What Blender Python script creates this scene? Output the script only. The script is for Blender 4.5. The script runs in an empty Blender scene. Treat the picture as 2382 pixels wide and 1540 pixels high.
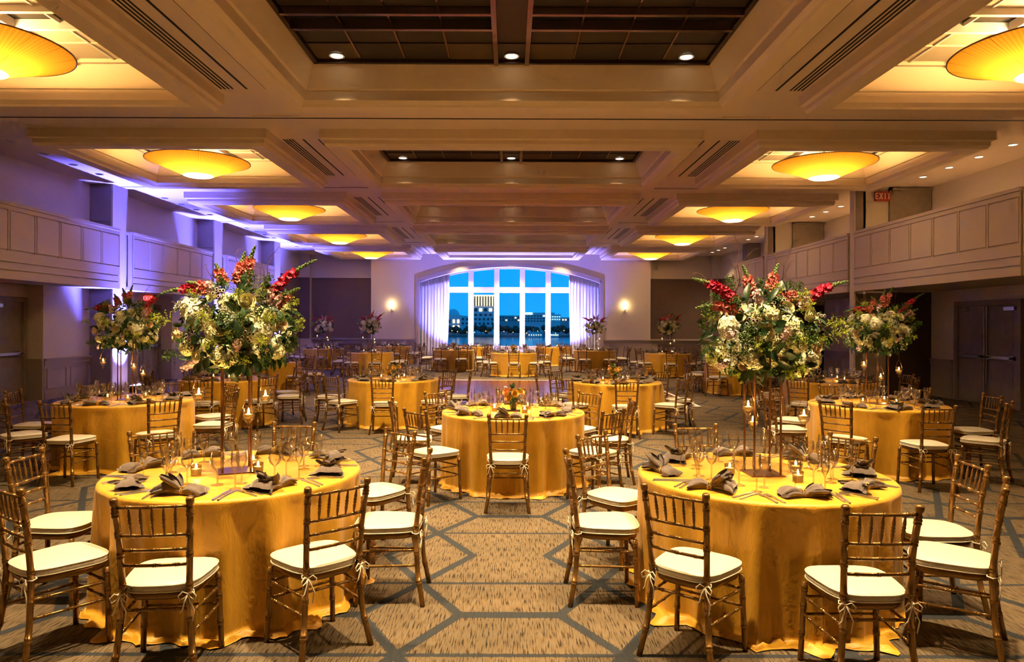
import bpy, math, random
from mathutils import Vector, Matrix

# ------------------------------------------------------------------ camera, world, exposure
sc = bpy.context.scene
col = sc.collection
PI = math.pi
W, H, F = 2382, 1540, 1640.0
CX, CY = 1188.0, 755.0            # vanishing point in the photograph
CAMZ = 1.685
cam_d = bpy.data.cameras.new('camera')
cam = bpy.data.objects.new('camera', cam_d)
col.objects.link(cam)
cam_d.sensor_width = 36.0
cam_d.lens = 36.0 * F / W
cam_d.shift_x = (W / 2 - CX) / W
cam_d.shift_y = (CY - H / 2) / W
cam_d.clip_end = 5000
roll = 0.0034
right = Vector((math.cos(roll), 0, math.sin(roll)))
up = Vector((-math.sin(roll), 0, math.cos(roll)))
back = Vector((0, -1, 0))
M = Matrix((right, up, back)).transposed().to_4x4()
M.translation = (0, 0, CAMZ)
cam.matrix_world = M
sc.camera = cam
sc.view_settings.view_transform = 'Standard'
sc.view_settings.look = 'None'
sc.view_settings.gamma = 1.0
sc.view_settings.exposure = 1.5
sc.view_settings.use_curve_mapping = False
cy = sc.cycles
cy.max_bounces = 5
cy.diffuse_bounces = 3
cy.glossy_bounces = 3
cy.transmission_bounces = 4
cy.transparent_max_bounces = 8
cy.caustics_reflective = False
cy.caustics_refractive = False
cy.sample_clamp_indirect = 4.0
cy.use_light_tree = True
cy.light_sampling_threshold = 0.04
cy.use_adaptive_sampling = True
cy.adaptive_threshold = 0.06
cy.adaptive_min_samples = 16

world = bpy.data.worlds.new('dusk_sky')
sc.world = world
world.use_nodes = True
wn = world.node_tree.nodes
wl = world.node_tree.links
wbg = wn['Background']
wtc = wn.new('ShaderNodeTexCoord')
wsep = wn.new('ShaderNodeSeparateXYZ')
wl.new(wtc.outputs['Generated'], wsep.inputs[0])
wr = wn.new('ShaderNodeValToRGB')
wl.new(wsep.outputs['Z'], wr.inputs[0])
wr.color_ramp.elements[0].position = 0.0
wr.color_ramp.elements[0].color = (0.003, 0.165, 0.41, 1)
wr.color_ramp.elements[1].position = 0.25
wr.color_ramp.elements[1].color = (0.0, 0.118, 0.375, 1)
wl.new(wr.outputs[0], wbg.inputs[0])
wbg.inputs[1].default_value = 1.0

WARM = (1.0, 0.70, 0.37)
AMBER = (1.0, 0.56, 0.17)
PURPLE = (0.09, 0.10, 1.0)
WASH = 700          # each ceiling downlight
CHAND = 88          # chandelier bulbs

# ------------------------------------------------------------------ helpers
RND = random.Random(11)


def lnk(o):
    col.objects.link(o)
    return o


class MB:
    """collects vertices and faces of one mesh"""

    def __init__(s):
        s.v, s.f, s.m = [], [], []

    def add(s, vs, fs, mi=0):
        b = len(s.v)
        s.v += [tuple(v) for v in vs]
        s.f += [tuple(b + i for i in f) for f in fs]
        s.m += [mi] * len(fs)
        return s

    def box(s, x0, x1, y0, y1, z0, z1, mi=0):
        vs = [(x, y, z) for z in (z0, z1) for y in (y0, y1) for x in (x0, x1)]
        return s.add(vs, [(0, 2, 3, 1), (4, 5, 7, 6), (0, 1, 5, 4), (2, 6, 7, 3), (0, 4, 6, 2), (1, 3, 7, 5)], mi)

    def quad(s, a, b, c, d, mi=0):
        return s.add([a, b, c, d], [(0, 1, 2, 3)], mi)

    def tube(s, path, rad, n=8, mi=0, cap=True):
        P = [Vector(p) for p in path]
        if not isinstance(rad, (list, tuple)):
            rad = [rad] * len(P)
        vs, fs = [], []
        T = []
        for i in range(len(P)):
            a = P[max(0, i - 1)]
            b = P[min(len(P) - 1, i + 1)]
            t = b - a
            T.append(t.normalized() if t.length > 1e-9 else Vector((0, 0, 1)))
        ref = Vector((1, 0, 0)) if abs(T[0].x) < 0.8 else Vector((0, 1, 0))
        u = (ref - T[0] * ref.dot(T[0])).normalized()
        for i, p in enumerate(P):
            u = (u - T[i] * u.dot(T[i]))
            u = u.normalized() if u.length > 1e-9 else Vector((1, 0, 0))
            w = T[i].cross(u)
            for k in range(n):
                a = 2 * PI * k / n
                vs.append(p + (u * math.cos(a) + w * math.sin(a)) * rad[i])
        for i in range(len(P) - 1):
            for k in range(n):
                k2 = (k + 1) % n
                fs.append((i * n + k, i * n + k2, (i + 1) * n + k2, (i + 1) * n + k))
        if cap:
            fs.append(tuple(range(n - 1, -1, -1)))
            fs.append(tuple((len(P) - 1) * n + k for k in range(n)))
        return s.add(vs, fs, mi)

    def lathe(s, prof, n=16, c=(0, 0, 0), mi=0, cap0=True, cap1=True):
        vs, fs = [], []
        for r, z in prof:
            for k in range(n):
                a = 2 * PI * k / n
                vs.append((c[0] + r * math.cos(a), c[1] + r * math.sin(a), c[2] + z))
        for i in range(len(prof) - 1):
            for k in range(n):
                k2 = (k + 1) % n
                fs.append((i * n + k, i * n + k2, (i + 1) * n + k2, (i + 1) * n + k))
        if cap0:
            fs.append(tuple(range(n - 1, -1, -1)))
        if cap1:
            fs.append(tuple((len(prof) - 1) * n + k for k in range(n)))
        return s.add(vs, fs, mi)

    def grid(s, nu, nv, fn, mi=0, closed=False):
        vs = [fn(i / (nu - (0 if closed else 1)), j / (nv - 1)) for j in range(nv) for i in range(nu)]
        fs = []
        for j in range(nv - 1):
            for i in range(nu if closed else nu - 1):
                i2 = (i + 1) % nu
                fs.append((j * nu + i, j * nu + i2, (j + 1) * nu + i2, (j + 1) * nu + i))
        return s.add(vs, fs, mi)

    def ball(s, c, r, n=6, m=4, mi=0, sz=1.0):
        prof = []
        for j in range(1, m):
            a = PI * j / m
            prof.append((r * math.sin(a), -r * math.cos(a) * sz))
        prof = [(r * 0.05, -r * sz)] + prof + [(r * 0.05, r * sz)]
        return s.lathe(prof, n, c, mi)

    def xf(s, mat):
        s.v = [tuple(mat @ Vector(v)) for v in s.v]
        return s

    def mesh(s, name, mats, smooth=False):
        me = bpy.data.meshes.new(name)
        me.from_pydata(s.v, [], s.f)
        if not isinstance(mats, (list, tuple)):
            mats = [mats]
        for m in mats:
            me.materials.append(m)
        if len(mats) > 1:
            me.polygons.foreach_set('material_index', s.m)
        if smooth:
            me.polygons.foreach_set('use_smooth', [True] * len(me.polygons))
        me.update()
        return me

    def build(s, name, mats, parent=None, smooth=False, loc=(0, 0, 0), rot=(0, 0, 0)):
        return inst(name, s.mesh(name, mats, smooth), parent, loc, rot)


def inst(name, me, parent=None, loc=(0, 0, 0), rot=(0, 0, 0), scale=(1, 1, 1)):
    o = bpy.data.objects.new(name, me)
    o.location = loc
    o.rotation_euler = rot
    o.scale = scale
    if parent:
        o.parent = parent
    return lnk(o)


def empty(name, loc=(0, 0, 0), rz=0.0, parent=None):
    o = bpy.data.objects.new(name, None)
    o.empty_display_size = 0.1
    o.location = loc
    o.rotation_euler = (0, 0, rz)
    if parent:
        o.parent = parent
    return lnk(o)


def tag(o, label, cat, group=None):
    o['label'] = label
    o['category'] = cat
    if group:
        o['group'] = group
    return o


def struct(o, label=None):
    o['kind'] = 'structure'
    if label:
        o['label'] = label
    return o


# ------------------------------------------------------------------ materials
def nodes_of(m):
    m.use_nodes = True
    return m.node_tree.nodes, m.node_tree.links, m.node_tree.nodes['Principled BSDF']


def mat(name, c, rough=0.6, metal=0.0, spec=0.4, var=None, bump=None, sheen=0.0, alpha=None, stretch=None, c2=None):
    """var=(scale, amount) colour variation, bump=(scale, strength), stretch=(sx,sy,sz) of the noise coordinates"""
    m = bpy.data.materials.new(name)
    n, l, b = nodes_of(m)
    b.inputs['Base Color'].default_value = (*c, 1)
    b.inputs['Roughness'].default_value = rough
    b.inputs['Metallic'].default_value = metal
    b.inputs['Specular IOR Level'].default_value = spec
    if sheen:
        b.inputs['Sheen Weight'].default_value = sheen
    if var or bump:
        tc = n.new('ShaderNodeTexCoord')
        mp = n.new('ShaderNodeMapping')
        l.new(tc.outputs['Object'], mp.inputs[0])
        if stretch:
            mp.inputs['Scale'].default_value = stretch
    if var:
        t = n.new('ShaderNodeTexNoise')
        t.inputs['Scale'].default_value = var[0]
        t.inputs['Detail'].default_value = 3
        l.new(mp.outputs[0], t.inputs['Vector'])
        r = n.new('ShaderNodeValToRGB')
        a = var[1]
        d = c2 if c2 else tuple(max(0, x * (1 - a)) for x in c)
        e = c if c2 else tuple(min(1, x * (1 + a)) for x in c)
        r.color_ramp.elements[0].color = (*d, 1)
        r.color_ramp.elements[1].color = (*e, 1)
        r.color_ramp.elements[0].position = 0.3
        r.color_ramp.elements[1].position = 0.7
        l.new(t.outputs[0], r.inputs[0])
        l.new(r.outputs[0], b.inputs['Base Color'])
    if bump:
        t2 = n.new('ShaderNodeTexNoise')
        t2.inputs['Scale'].default_value = bump[0]
        t2.inputs['Detail'].default_value = 4
        l.new(mp.outputs[0], t2.inputs['Vector'])
        bn = n.new('ShaderNodeBump')
        bn.inputs['Strength'].default_value = bump[1]
        bn.inputs['Distance'].default_value = 0.01
        l.new(t2.outputs[0], bn.inputs['Height'])
        l.new(bn.outputs[0], b.inputs['Normal'])
    return m


def emit(name, c, s):
    m = bpy.data.materials.new(name)
    m.use_nodes = True
    n = m.node_tree.nodes
    n.clear()
    e = n.new('ShaderNodeEmission')
    e.inputs[0].default_value = (*c, 1)
    e.inputs[1].default_value = s
    o = n.new('ShaderNodeOutputMaterial')
    m.node_tree.links.new(e.outputs[0], o.inputs[0])
    return m


def thin_glass(name, tint=(1, 1, 1), ior=1.45, rough=0.06, gain=1.0):
    m = bpy.data.materials.new(name)
    m.use_nodes = True
    n = m.node_tree.nodes
    l = m.node_tree.links
    n.clear()
    tr = n.new('ShaderNodeBsdfTransparent')
    tr.inputs[0].default_value = (*tint, 1)
    gl = n.new('ShaderNodeBsdfGlossy')
    gl.inputs['Roughness'].default_value = rough
    lw = n.new('ShaderNodeLayerWeight')
    lw.inputs[0].default_value = 0.34
    mu = n.new('ShaderNodeMath')
    mu.operation = 'MULTIPLY'
    mu.inputs[1].default_value = gain
    mu.use_clamp = True
    l.new(lw.outputs['Fresnel'], mu.inputs[0])
    mi = n.new('ShaderNodeMath')
    mi.operation = 'MINIMUM'
    mi.inputs[1].default_value = 0.70
    ad = n.new('ShaderNodeMath')
    ad.operation = 'ADD'
    ad.inputs[1].default_value = 0.03 * gain
    l.new(mu.outputs[0], ad.inputs[0])
    l.new(ad.outputs[0], mi.inputs[0])
    mx = n.new('ShaderNodeMixShader')
    l.new(mi.outputs[0], mx.inputs[0])
    l.new(tr.outputs[0], mx.inputs[1])
    l.new(gl.outputs[0], mx.inputs[2])
    o = n.new('ShaderNodeOutputMaterial')
    l.new(mx.outputs[0], o.inputs[0])
    return m


def translucent(name, c, mixf=0.5, tc_=None, stripes=0):
    m = bpy.data.materials.new(name)
    m.use_nodes = True
    n = m.node_tree.nodes
    l = m.node_tree.links
    n.clear()
    d = n.new('ShaderNodeBsdfDiffuse')
    d.inputs[0].default_value = (*c, 1)
    t = n.new('ShaderNodeBsdfTranslucent')
    t.inputs[0].default_value = (*(tc_ or c), 1)
    if stripes:
        tcn = n.new('ShaderNodeTexCoord')
        sp = n.new('ShaderNodeSeparateXYZ')
        l.new(tcn.outputs['Object'], sp.inputs[0])
        at = n.new('ShaderNodeMath')
        at.operation = 'ARCTAN2'
        l.new(sp.outputs['Y'], at.inputs[0])
        l.new(sp.outputs['X'], at.inputs[1])
        mu = n.new('ShaderNodeMath')
        mu.operation = 'MULTIPLY'
        mu.inputs[1].default_value = stripes
        l.new(at.outputs[0], mu.inputs[0])
        si = n.new('ShaderNodeMath')
        si.operation = 'SINE'
        l.new(mu.outputs[0], si.inputs[0])
        r = n.new('ShaderNodeValToRGB')
        q = tc_ or c
        r.color_ramp.elements[0].color = (q[0] * .78, q[1] * .72, q[2] * .6, 1)
        r.color_ramp.elements[1].color = (*q, 1)
        r.color_ramp.elements[0].position = 0.0
        r.color_ramp.elements[1].position = 0.6
        l.new(si.outputs[0], r.inputs[0])
        l.new(r.outputs[0], t.inputs[0])
    mx = n.new('ShaderNodeMixShader')
    mx.inputs[0].default_value = mixf
    l.new(d.outputs[0], mx.inputs[1])
    l.new(t.outputs[0], mx.inputs[2])
    o = n.new('ShaderNodeOutputMaterial')
    l.new(mx.outputs[0], o.inputs[0])
    return m


def carpet_mat():
    m = bpy.data.materials.new('carpet_weave')
    n, l, b = nodes_of(m)
    b.inputs['Roughness'].default_value = 0.95
    b.inputs['Specular IOR Level'].default_value = 0.1
    geo = n.new('ShaderNodeNewGeometry')

    def mth(op, a, bb=None, c=None):
        q = n.new('ShaderNodeMath')
        q.operation = op
        for i, x in enumerate((a, bb, c)):
            if x is None:
                continue
            if isinstance(x, (int, float)):
                q.inputs[i].default_value = x
            else:
                l.new(x, q.inputs[i])
        return q.outputs[0]
    wob = n.new('ShaderNodeTexNoise')
    wob.inputs['Scale'].default_value = 90
    l.new(geo.outputs['Position'], wob.inputs['Vector'])
    sp = n.new('ShaderNodeSeparateXYZ')
    l.new(geo.outputs['Position'], sp.inputs[0])
    wv = mth('MULTIPLY', mth('SUBTRACT', wob.outputs[0], 0.5), 0.03)
    u = mth('ABSOLUTE', mth('WRAP', mth('ADD', sp.outputs['X'], wv), 0.58, -0.58))
    v = mth('ABSOLUTE', mth('WRAP', mth('ADD', mth('SUBTRACT', sp.outputs['Y'], 5.14), wv), 1.05, -1.05))
    du = mth('MAXIMUM', mth('SUBTRACT', u, 0.29), 0.0)
    dv = mth('SUBTRACT', v, 1.05)
    d1 = mth('SQRT', mth('ADD', mth('MULTIPLY', du, du), mth('MULTIPLY', dv, dv)))
    d2 = mth('ABSOLUTE', mth('ADD', mth('MULTIPLY', mth('SUBTRACT', u, 0.29), 0.865), mth('MULTIPLY', dv, 0.502)))
    d3 = mth('ABSOLUTE', mth('SUBTRACT', mth('MULTIPLY', mth('SUBTRACT', u, 0.27), 0.871), mth('MULTIPLY', v, 0.491)))
    d4 = mth('ADD', mth('ABSOLUTE', mth('SUBTRACT', v, 0.55)), 0.012)
    dm = mth('MINIMUM', mth('MINIMUM', mth('SUBTRACT', d1, 0.012), d2), mth('MINIMUM', d3, d4))
    mask = mth('LESS_THAN', dm, 0.031)
    mp = n.new('ShaderNodeMapping')
    mp.inputs['Scale'].default_value = (135, 9, 1)
    l.new(geo.outputs['Position'], mp.inputs[0])
    t = n.new('ShaderNodeTexNoise')
    t.inputs['Scale'].default_value = 1.0
    t.inputs['Detail'].default_value = 2
    l.new(mp.outputs[0], t.inputs['Vector'])
    r = n.new('ShaderNodeValToRGB')
    cr = r.color_ramp
    cr.elements[0].position = 0.34
    cr.elements[0].color = (0.0238, 0.0177, 0.0129, 1)
    cr.elements[1].position = 0.42
    cr.elements[1].color = (0.0986, 0.0734, 0.0449, 1)
    e = cr.elements.new(0.52)
    e.color = (0.1564, 0.1122, 0.0646, 1)
    e = cr.elements.new(0.62)
    e.color = (0.1360, 0.1156, 0.0816, 1)
    e = cr.elements.new(0.75)
    e.color = (0.2108, 0.1496, 0.0884, 1)
    l.new(t.outputs[0], r.inputs[0])
    t3 = n.new('ShaderNodeTexNoise')
    t3.inputs['Scale'].default_value = 2.2
    l.new(geo.outputs['Position'], t3.inputs['Vector'])
    mxg = n.new('ShaderNodeMix')
    mxg.data_type = 'RGBA'
    mxg.blend_type = 'MULTIPLY'
    mxg.inputs['Factor'].default_value = 0.5
    l.new(r.outputs[0], mxg.inputs['A'])
    r3 = n.new('ShaderNodeValToRGB')
    r3.color_ramp.elements[0].color = (0.6, 0.62, 0.62, 1)
    r3.color_ramp.elements[1].color = (1.0, 0.95, 0.85, 1)
    r3.color_ramp.elements[0].position = 0.35
    r3.color_ramp.elements[1].position = 0.65
    l.new(t3.outputs[0], r3.inputs[0])
    l.new(r3.outputs[0], mxg.inputs['B'])
    mx = n.new('ShaderNodeMix')
    mx.data_type = 'RGBA'
    l.new(mask, mx.inputs['Factor'])
    l.new(mxg.outputs['Result'], mx.inputs['A'])
    r4 = n.new('ShaderNodeValToRGB')
    r4.color_ramp.elements[0].color = (0.022, 0.024, 0.028, 1)
    r4.color_ramp.elements[1].color = (0.045, 0.050, 0.055, 1)
    l.new(t.outputs[0], r4.inputs[0])
    l.new(r4.outputs[0], mx.inputs['B'])
    l.new(mx.outputs['Result'], b.inputs['Base Color'])
    bn = n.new('ShaderNodeBump')
    bn.inputs['Strength'].default_value = 0.25
    bn.inputs['Distance'].default_value = 0.01
    l.new(t.outputs[0], bn.inputs['Height'])
    l.new(bn.outputs[0], b.inputs['Normal'])
    return m


def perforated_mat():
    m = bpy.data.materials.new('perforated_metal')
    n, l, b = nodes_of(m)
    b.inputs['Roughness'].default_value = 0.5
    tc = n.new('ShaderNodeTexCoord')
    vo = n.new('ShaderNodeTexVoronoi')
    vo.inputs['Scale'].default_value = 55
    vo.inputs['Randomness'].default_value = 0.0
    l.new(tc.outputs['Object'], vo.inputs['Vector'])
    r = n.new('ShaderNodeValToRGB')
    r.color_ramp.elements[0].position = 0.32
    r.color_ramp.elements[0].color = (0.16, 0.11, 0.06, 1)
    r.color_ramp.elements[1].position = 0.42
    r.color_ramp.elements[1].color = (0.72, 0.62, 0.44, 1)
    l.new(vo.outputs['Distance'], r.inputs[0])
    l.new(r.outputs[0], b.inputs['Base Color'])
    return m


def wood_mat():
    m = bpy.data.materials.new('parquet_wood')
    n, l, b = nodes_of(m)
    b.inputs['Roughness'].default_value = 0.2
    tc = n.new('ShaderNodeNewGeometry')
    mp = n.new('ShaderNodeMapping')
    mp.inputs['Scale'].default_value = (2, 30, 1)
    l.new(tc.outputs['Position'], mp.inputs[0])
    t = n.new('ShaderNodeTexNoise')
    t.inputs['Scale'].default_value = 1
    t.inputs['Detail'].default_value = 4
    l.new(mp.outputs[0], t.inputs['Vector'])
    r = n.new('ShaderNodeValToRGB')
    r.color_ramp.elements[0].color = (0.10, 0.030, 0.012, 1)
    r.color_ramp.elements[1].color = (0.20, 0.065, 0.022, 1)
    l.new(t.outputs[0], r.inputs[0])
    l.new(r.outputs[0], b.inputs['Base Color'])
    return m


K = {}
K['ceil'] = mat('ceiling_plaster', (0.82, 0.67, 0.54), 0.8, spec=0.15)
K['coffer'] = mat('coffer_plaster', (0.82, 0.66, 0.49), 0.75, spec=0.15)
K['wall'] = mat('wall_paper', (0.70, 0.60, 0.48), 0.8, spec=0.15, var=(60, 0.04), stretch=(1, 1, 0.1))
K['wallb'] = mat('wall_brown', (0.15, 0.10, 0.078), 0.8, spec=0.15, var=(30, 0.1))
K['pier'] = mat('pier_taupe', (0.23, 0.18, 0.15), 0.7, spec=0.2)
K['wains'] = mat('wainscot_paint', (0.40, 0.32, 0.26), 0.6, spec=0.3)
K['balc'] = mat('balcony_panel_paint', (0.62, 0.50, 0.38), 0.65, spec=0.2)
K['slot'] = mat('slot_black', (0.006, 0.005, 0.004), 0.7)
K['door'] = mat('door_brown', (0.24, 0.19, 0.135), 0.55, var=(8, 0.1))
K['doord'] = mat('door_dark_wood', (0.055, 0.032, 0.018), 0.5, var=(8, 0.15), stretch=(1, 1, 0.1))
K['steel'] = mat('brushed_steel', (0.55, 0.53, 0.52), 0.3, 1.0)
K['carpet'] = carpet_mat()
K['perf'] = perforated_mat()
K['wood'] = wood_mat()
K['dkpanel'] = mat('dark_mesh_panel', (0.030, 0.018, 0.008), 0.55, var=(40, 0.25), bump=(120, 0.3))
K['ltpanel'] = mat('gold_mesh_panel', (0.085, 0.050, 0.018), 0.5, var=(60, 0.35), bump=(120, 0.3))
K['dkbar'] = mat('bronze_bar', (0.05, 0.026, 0.020), 0.35, 0.5)
K['polbar'] = mat('polished_bronze_beam', (0.30, 0.19, 0.15), 0.15, 0.85)
K['white'] = mat('white_paint', (0.78, 0.76, 0.74), 0.5)
K['curtain'] = mat('curtain_voile', (0.78, 0.76, 0.76), 0.8, sheen=0.3)
K['gold'] = mat('chair_gold_lacquer', (0.26, 0.138, 0.036), 0.25, 0.68, spec=0.5, var=(25, 0.15))
K['cush'] = mat('ivory_satin', (0.64, 0.58, 0.45), 0.40, spec=0.5, bump=(16, 0.8), stretch=(1, 3, 1), sheen=0.2)
K['tie'] = mat('ivory_ribbon', (0.85, 0.77, 0.58), 0.5)
K['cloth'] = mat('gold_crinkle_cloth', (0.64, 0.335, 0.018), 0.46, spec=0.5, var=(7, 0.10), bump=(30, 0.30), stretch=(1, 6, 1), sheen=0.1)
K['tabletop'] = mat('plywood', (0.35, 0.22, 0.1), 0.7)
K['napk'] = mat('taupe_napkin_linen', (0.125, 0.093, 0.076), 0.75, sheen=0.3, var=(30, 0.15), bump=(60, 0.2))
K['ring'] = mat('gold_ring', (0.95, 0.68, 0.22), 0.2, 1.0)
K['silver'] = mat('flatware_silver', (0.85, 0.79, 0.70), 0.30, 1.0)
K['glass'] = thin_glass('stemware_glass', (0.97, 0.95, 0.91), gain=1.9)
K['pane'] = thin_glass('window_glass', (0.93, 0.95, 0.97), gain=0.35)
K['copper'] = mat('copper_rod', (0.14, 0.060, 0.026), 0.35, 0.6)
K['wax'] = translucent('candle_wax', (0.95, 0.80, 0.50), 0.5)
K['flame'] = emit('candle_flame', (1.0, 0.72, 0.25), 22.0)
K['cup'] = thin_glass('votive_glass', (1.0, 0.95, 0.82), gain=1.0)
K['black'] = mat('black_plastic', (0.012, 0.012, 0.014), 0.45)
K['shade'] = translucent('amber_silk_shade', (0.62, 0.34, 0.06), 0.50, (0.88, 0.52, 0.07), stripes=110)
K['disc'] = emit('lamp_diffuser', (1.0, 0.80, 0.46), 9.0)
K['lamp'] = emit('downlight_lens', (1.0, 0.84, 0.58), 2.2)
K['lampdim'] = mat('downlight_reflector', (0.8, 0.74, 0.62), 0.12, 1.0)
K['opal'] = emit('opal_sconce_glass', (1.0, 0.74, 0.38), 5.0)
K['red'] = emit('exit_red', (0.85, 0.04, 0.02), 0.55)
K['redglow'] = emit('exit_lit_letters', (1.0, 0.10, 0.14), 1.6)
K['exitbg'] = mat('exit_face', (0.30, 0.02, 0.015), 0.4)
K['exitlt'] = mat('exit_letters', (0.75, 0.62, 0.45), 0.5)
K['uplight'] = emit('uplight_led', (0.45, 0.35, 1.0), 20.0)
# flowers
K['leaf'] = mat('leaf_deep_green', (0.014, 0.046, 0.010), 0.4, spec=0.5, var=(6, 0.3))
K['leaf2'] = mat('leaf_eucalyptus', (0.030, 0.082, 0.024), 0.5, var=(6, 0.25))
K['moss'] = mat('foliage_core', (0.016, 0.050, 0.012), 0.7)
K['solid'] = mat('goldenrod_yellowgreen', (0.36, 0.42, 0.035), 0.6, var=(20, 0.35))
K['fern'] = mat('fern_green', (0.07, 0.145, 0.020), 0.6, var=(20, 0.3))
K['hyd'] = mat('hydrangea_cream', (0.88, 0.83, 0.46), 0.55, var=(70, 0.20))
K['hyd2'] = mat('hydrangea_pale', (0.90, 0.86, 0.60), 0.55, var=(70, 0.16))
K['hydc'] = mat('hydrangea_heart', (0.60, 0.58, 0.30), 0.7)
K['rose'] = mat('rose_butter', (0.97, 0.88, 0.50), 0.5, var=(10, 0.1))
K['rose2'] = mat('rose_peach', (0.90, 0.68, 0.42), 0.5, var=(10, 0.1))
K['rose3'] = mat('rose_golden', (0.88, 0.55, 0.12), 0.5, var=(10, 0.1))
K['rose4'] = mat('rose_apricot', (0.86, 0.40, 0.14), 0.5, var=(10, 0.1))
K['mag'] = mat('snapdragon_magenta', (0.55, 0.016, 0.060), 0.5, var=(14, 0.3))
K['coral'] = mat('snapdragon_coral', (0.80, 0.22, 0.18), 0.5, var=(14, 0.3))
K['bud'] = mat('bud_green', (0.085, 0.14, 0.028), 0.5, var=(14, 0.3))
K['stock'] = mat('stock_blush', (0.72, 0.52, 0.52), 0.55, var=(20, 0.15))
K['lace'] = mat('lace_white', (0.80, 0.80, 0.68), 0.6)
K['waxf'] = mat('waxflower_brown', (0.22, 0.10, 0.05), 0.6)
K['twig'] = mat('willow_twig', (0.10, 0.045, 0.018), 0.6)
# outside
K['water'] = mat('river_water', (0.03, 0.09, 0.11), 0.18, spec=0.5, bump=(0.35, 0.3))
K['tree'] = mat('far_tree_foliage', (0.03, 0.05, 0.03), 0.9, var=(0.4, 0.4))
K['conc'] = mat('far_concrete', (0.62, 0.62, 0.60), 0.8)
K['conc2'] = mat('far_concrete_dark', (0.38, 0.38, 0.37), 0.8)
K['bank'] = mat('river_bank', (0.16, 0.16, 0.14), 0.9)
K['farlit'] = emit('far_lit_window', (1.0, 0.72, 0.30), 1.3)
K['farcool'] = emit('far_cool_light', (0.35, 0.95, 1.0), 1.5)
K['fardark'] = mat('far_window_glass', (0.03, 0.04, 0.05), 0.3)


def lamp(kind, name, loc, power, color, size=0.05, target=None, angle=60, blend=0.6, sx=None, sy=None):
    d = bpy.data.lights.new(name, kind)
    d.energy = power
    d.color = color
    if kind in ('POINT', 'SPOT'):
        d.shadow_soft_size = size
    if kind == 'SPOT':
        d.spot_size = math.radians(angle)
        d.spot_blend = blend
    if kind == 'AREA':
        d.shape = 'RECTANGLE'
        d.size = sx or size
        d.size_y = sy or size
    o = bpy.data.objects.new(name, d)
    o.location = loc
    if target is not None:
        o.rotation_euler = (Vector(target) - Vector(loc)).to_track_quat('-Z', 'Y').to_euler()
    return lnk(o)


# ------------------------------------------------------------------ room dimensions
S = 5.86                       # bay length
ROWS = [2.48 + S * k for k in range(6)]
XS = 6.3                       # side coffer centre
ZC, ZF = 5.055, 4.77           # ceiling plane, coffer frame underside
YB, YBR = 33.7, 34.4           # end wall: projecting middle, recessed flanks
XW = 10.2
Y0 = -4.0
YCOLS = [17.07 - 2 * S, 17.07 - S, 17.07, 17.07 + S, 17.07 + 2 * S]

# ------------------------------------------------------------------ floor and dance floor
fl = MB().box(-11.2, 11.2, Y0, 35.2, -0.12, 0.0).build('floor', K['carpet'])
struct(fl, 'patterned brown carpet with dark angular lines')
df = empty('dance_floor', (0.08, 17.8, 0))
tag(df, 'polished reddish wood dance floor in the middle of the carpet', 'dance floor')
nx, ny = 8, 7
bw, bh = 7.5 / nx, 6.5 / ny
pm = MB().box(-bw / 2 + .002, bw / 2 - .002, -bh / 2 + .002, bh / 2 - .002, 0.0, 0.022).mesh('floor_board', K['wood'])
for i in range(nx):
    for j in range(ny):
        inst('floor_board', pm, df, (-3.75 + bw * (i + .5), -3.25 + bh * (j + .5), 0))
for (x0, x1, y0, y1) in ((-3.83, 3.83, 3.25, 3.37), (-3.83, 3.83, -3.37, -3.25), (-3.83, -3.75, -3.25, 3.25), (3.75, 3.83, -3.25, 3.25)):
    MB().box(x0, x1, y0, y1, 0, 0.02).build('edge_trim', K['white'], df)

# ------------------------------------------------------------------ ceiling
cm = MB()
xc = [-11.2, -XS - 2.0, -XS + 2.0, -3.3, 3.3, XS - 2.0, XS + 2.0, 11.2]
yc = [Y0]
for r in ROWS:
    yc += [r - 1.98, r + 1.98]
yc.append(35.2)
for i in range(len(xc) - 1):
    for j in range(len(yc) - 1):
        if i in (1, 3, 5) and j % 2 == 1:
            continue
        cm.quad((xc[i], yc[j], ZC), (xc[i], yc[j + 1], ZC), (xc[i + 1], yc[j + 1], ZC), (xc[i + 1], yc[j], ZC))
# closed lid well above so that no sky enters
cm.box(-11.3, 11.3, Y0, 35.3, 5.6, 5.7)
ceiling = cm.build('ceiling', K['ceil'])
struct(ceiling, 'tan plaster ceiling of deep coffers')


def coffer(name, hx, hy, cx, cyy):
    """frame hanging below the ceiling plane, stepped fascia, coved inside; returns object and inner half sizes"""
    # (outset, z) profile from the ceiling plane outside round to the inner ceiling
    prof = [(0.02, ZC + .002), (0.02, ZC - 0.155), (-0.04, ZC - 0.175), (-0.04, ZC - 0.235), (-0.07, ZF), (-0.31, ZF),
            (-0.33, ZF + .03), (-0.385, ZF + 0.075), (-0.385, ZF + 0.215), (-0.42, ZF + 0.225), (-0.56, ZF + 0.58)]
    m = MB()
    rings = []
    for o, z in prof:
        a, b = hx + o, hy + o
        rings.append([(-a, -b, z), (a, -b, z), (a, b, z), (-a, b, z)])
    vs = [p for r in rings for p in r]
    fs = []
    for i in range(len(prof) - 1):
        for k in range(4):
            k2 = (k + 1) % 4
            fs.append((i * 4 + k, i * 4 + k2, (i + 1) * 4 + k2, (i + 1) * 4 + k))
    m.add(vs, fs)
    o = m.build(name, K['coffer'], ceiling, loc=(cx, cyy, 0))
    return o, hx - 0.56, hy - 0.56


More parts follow.
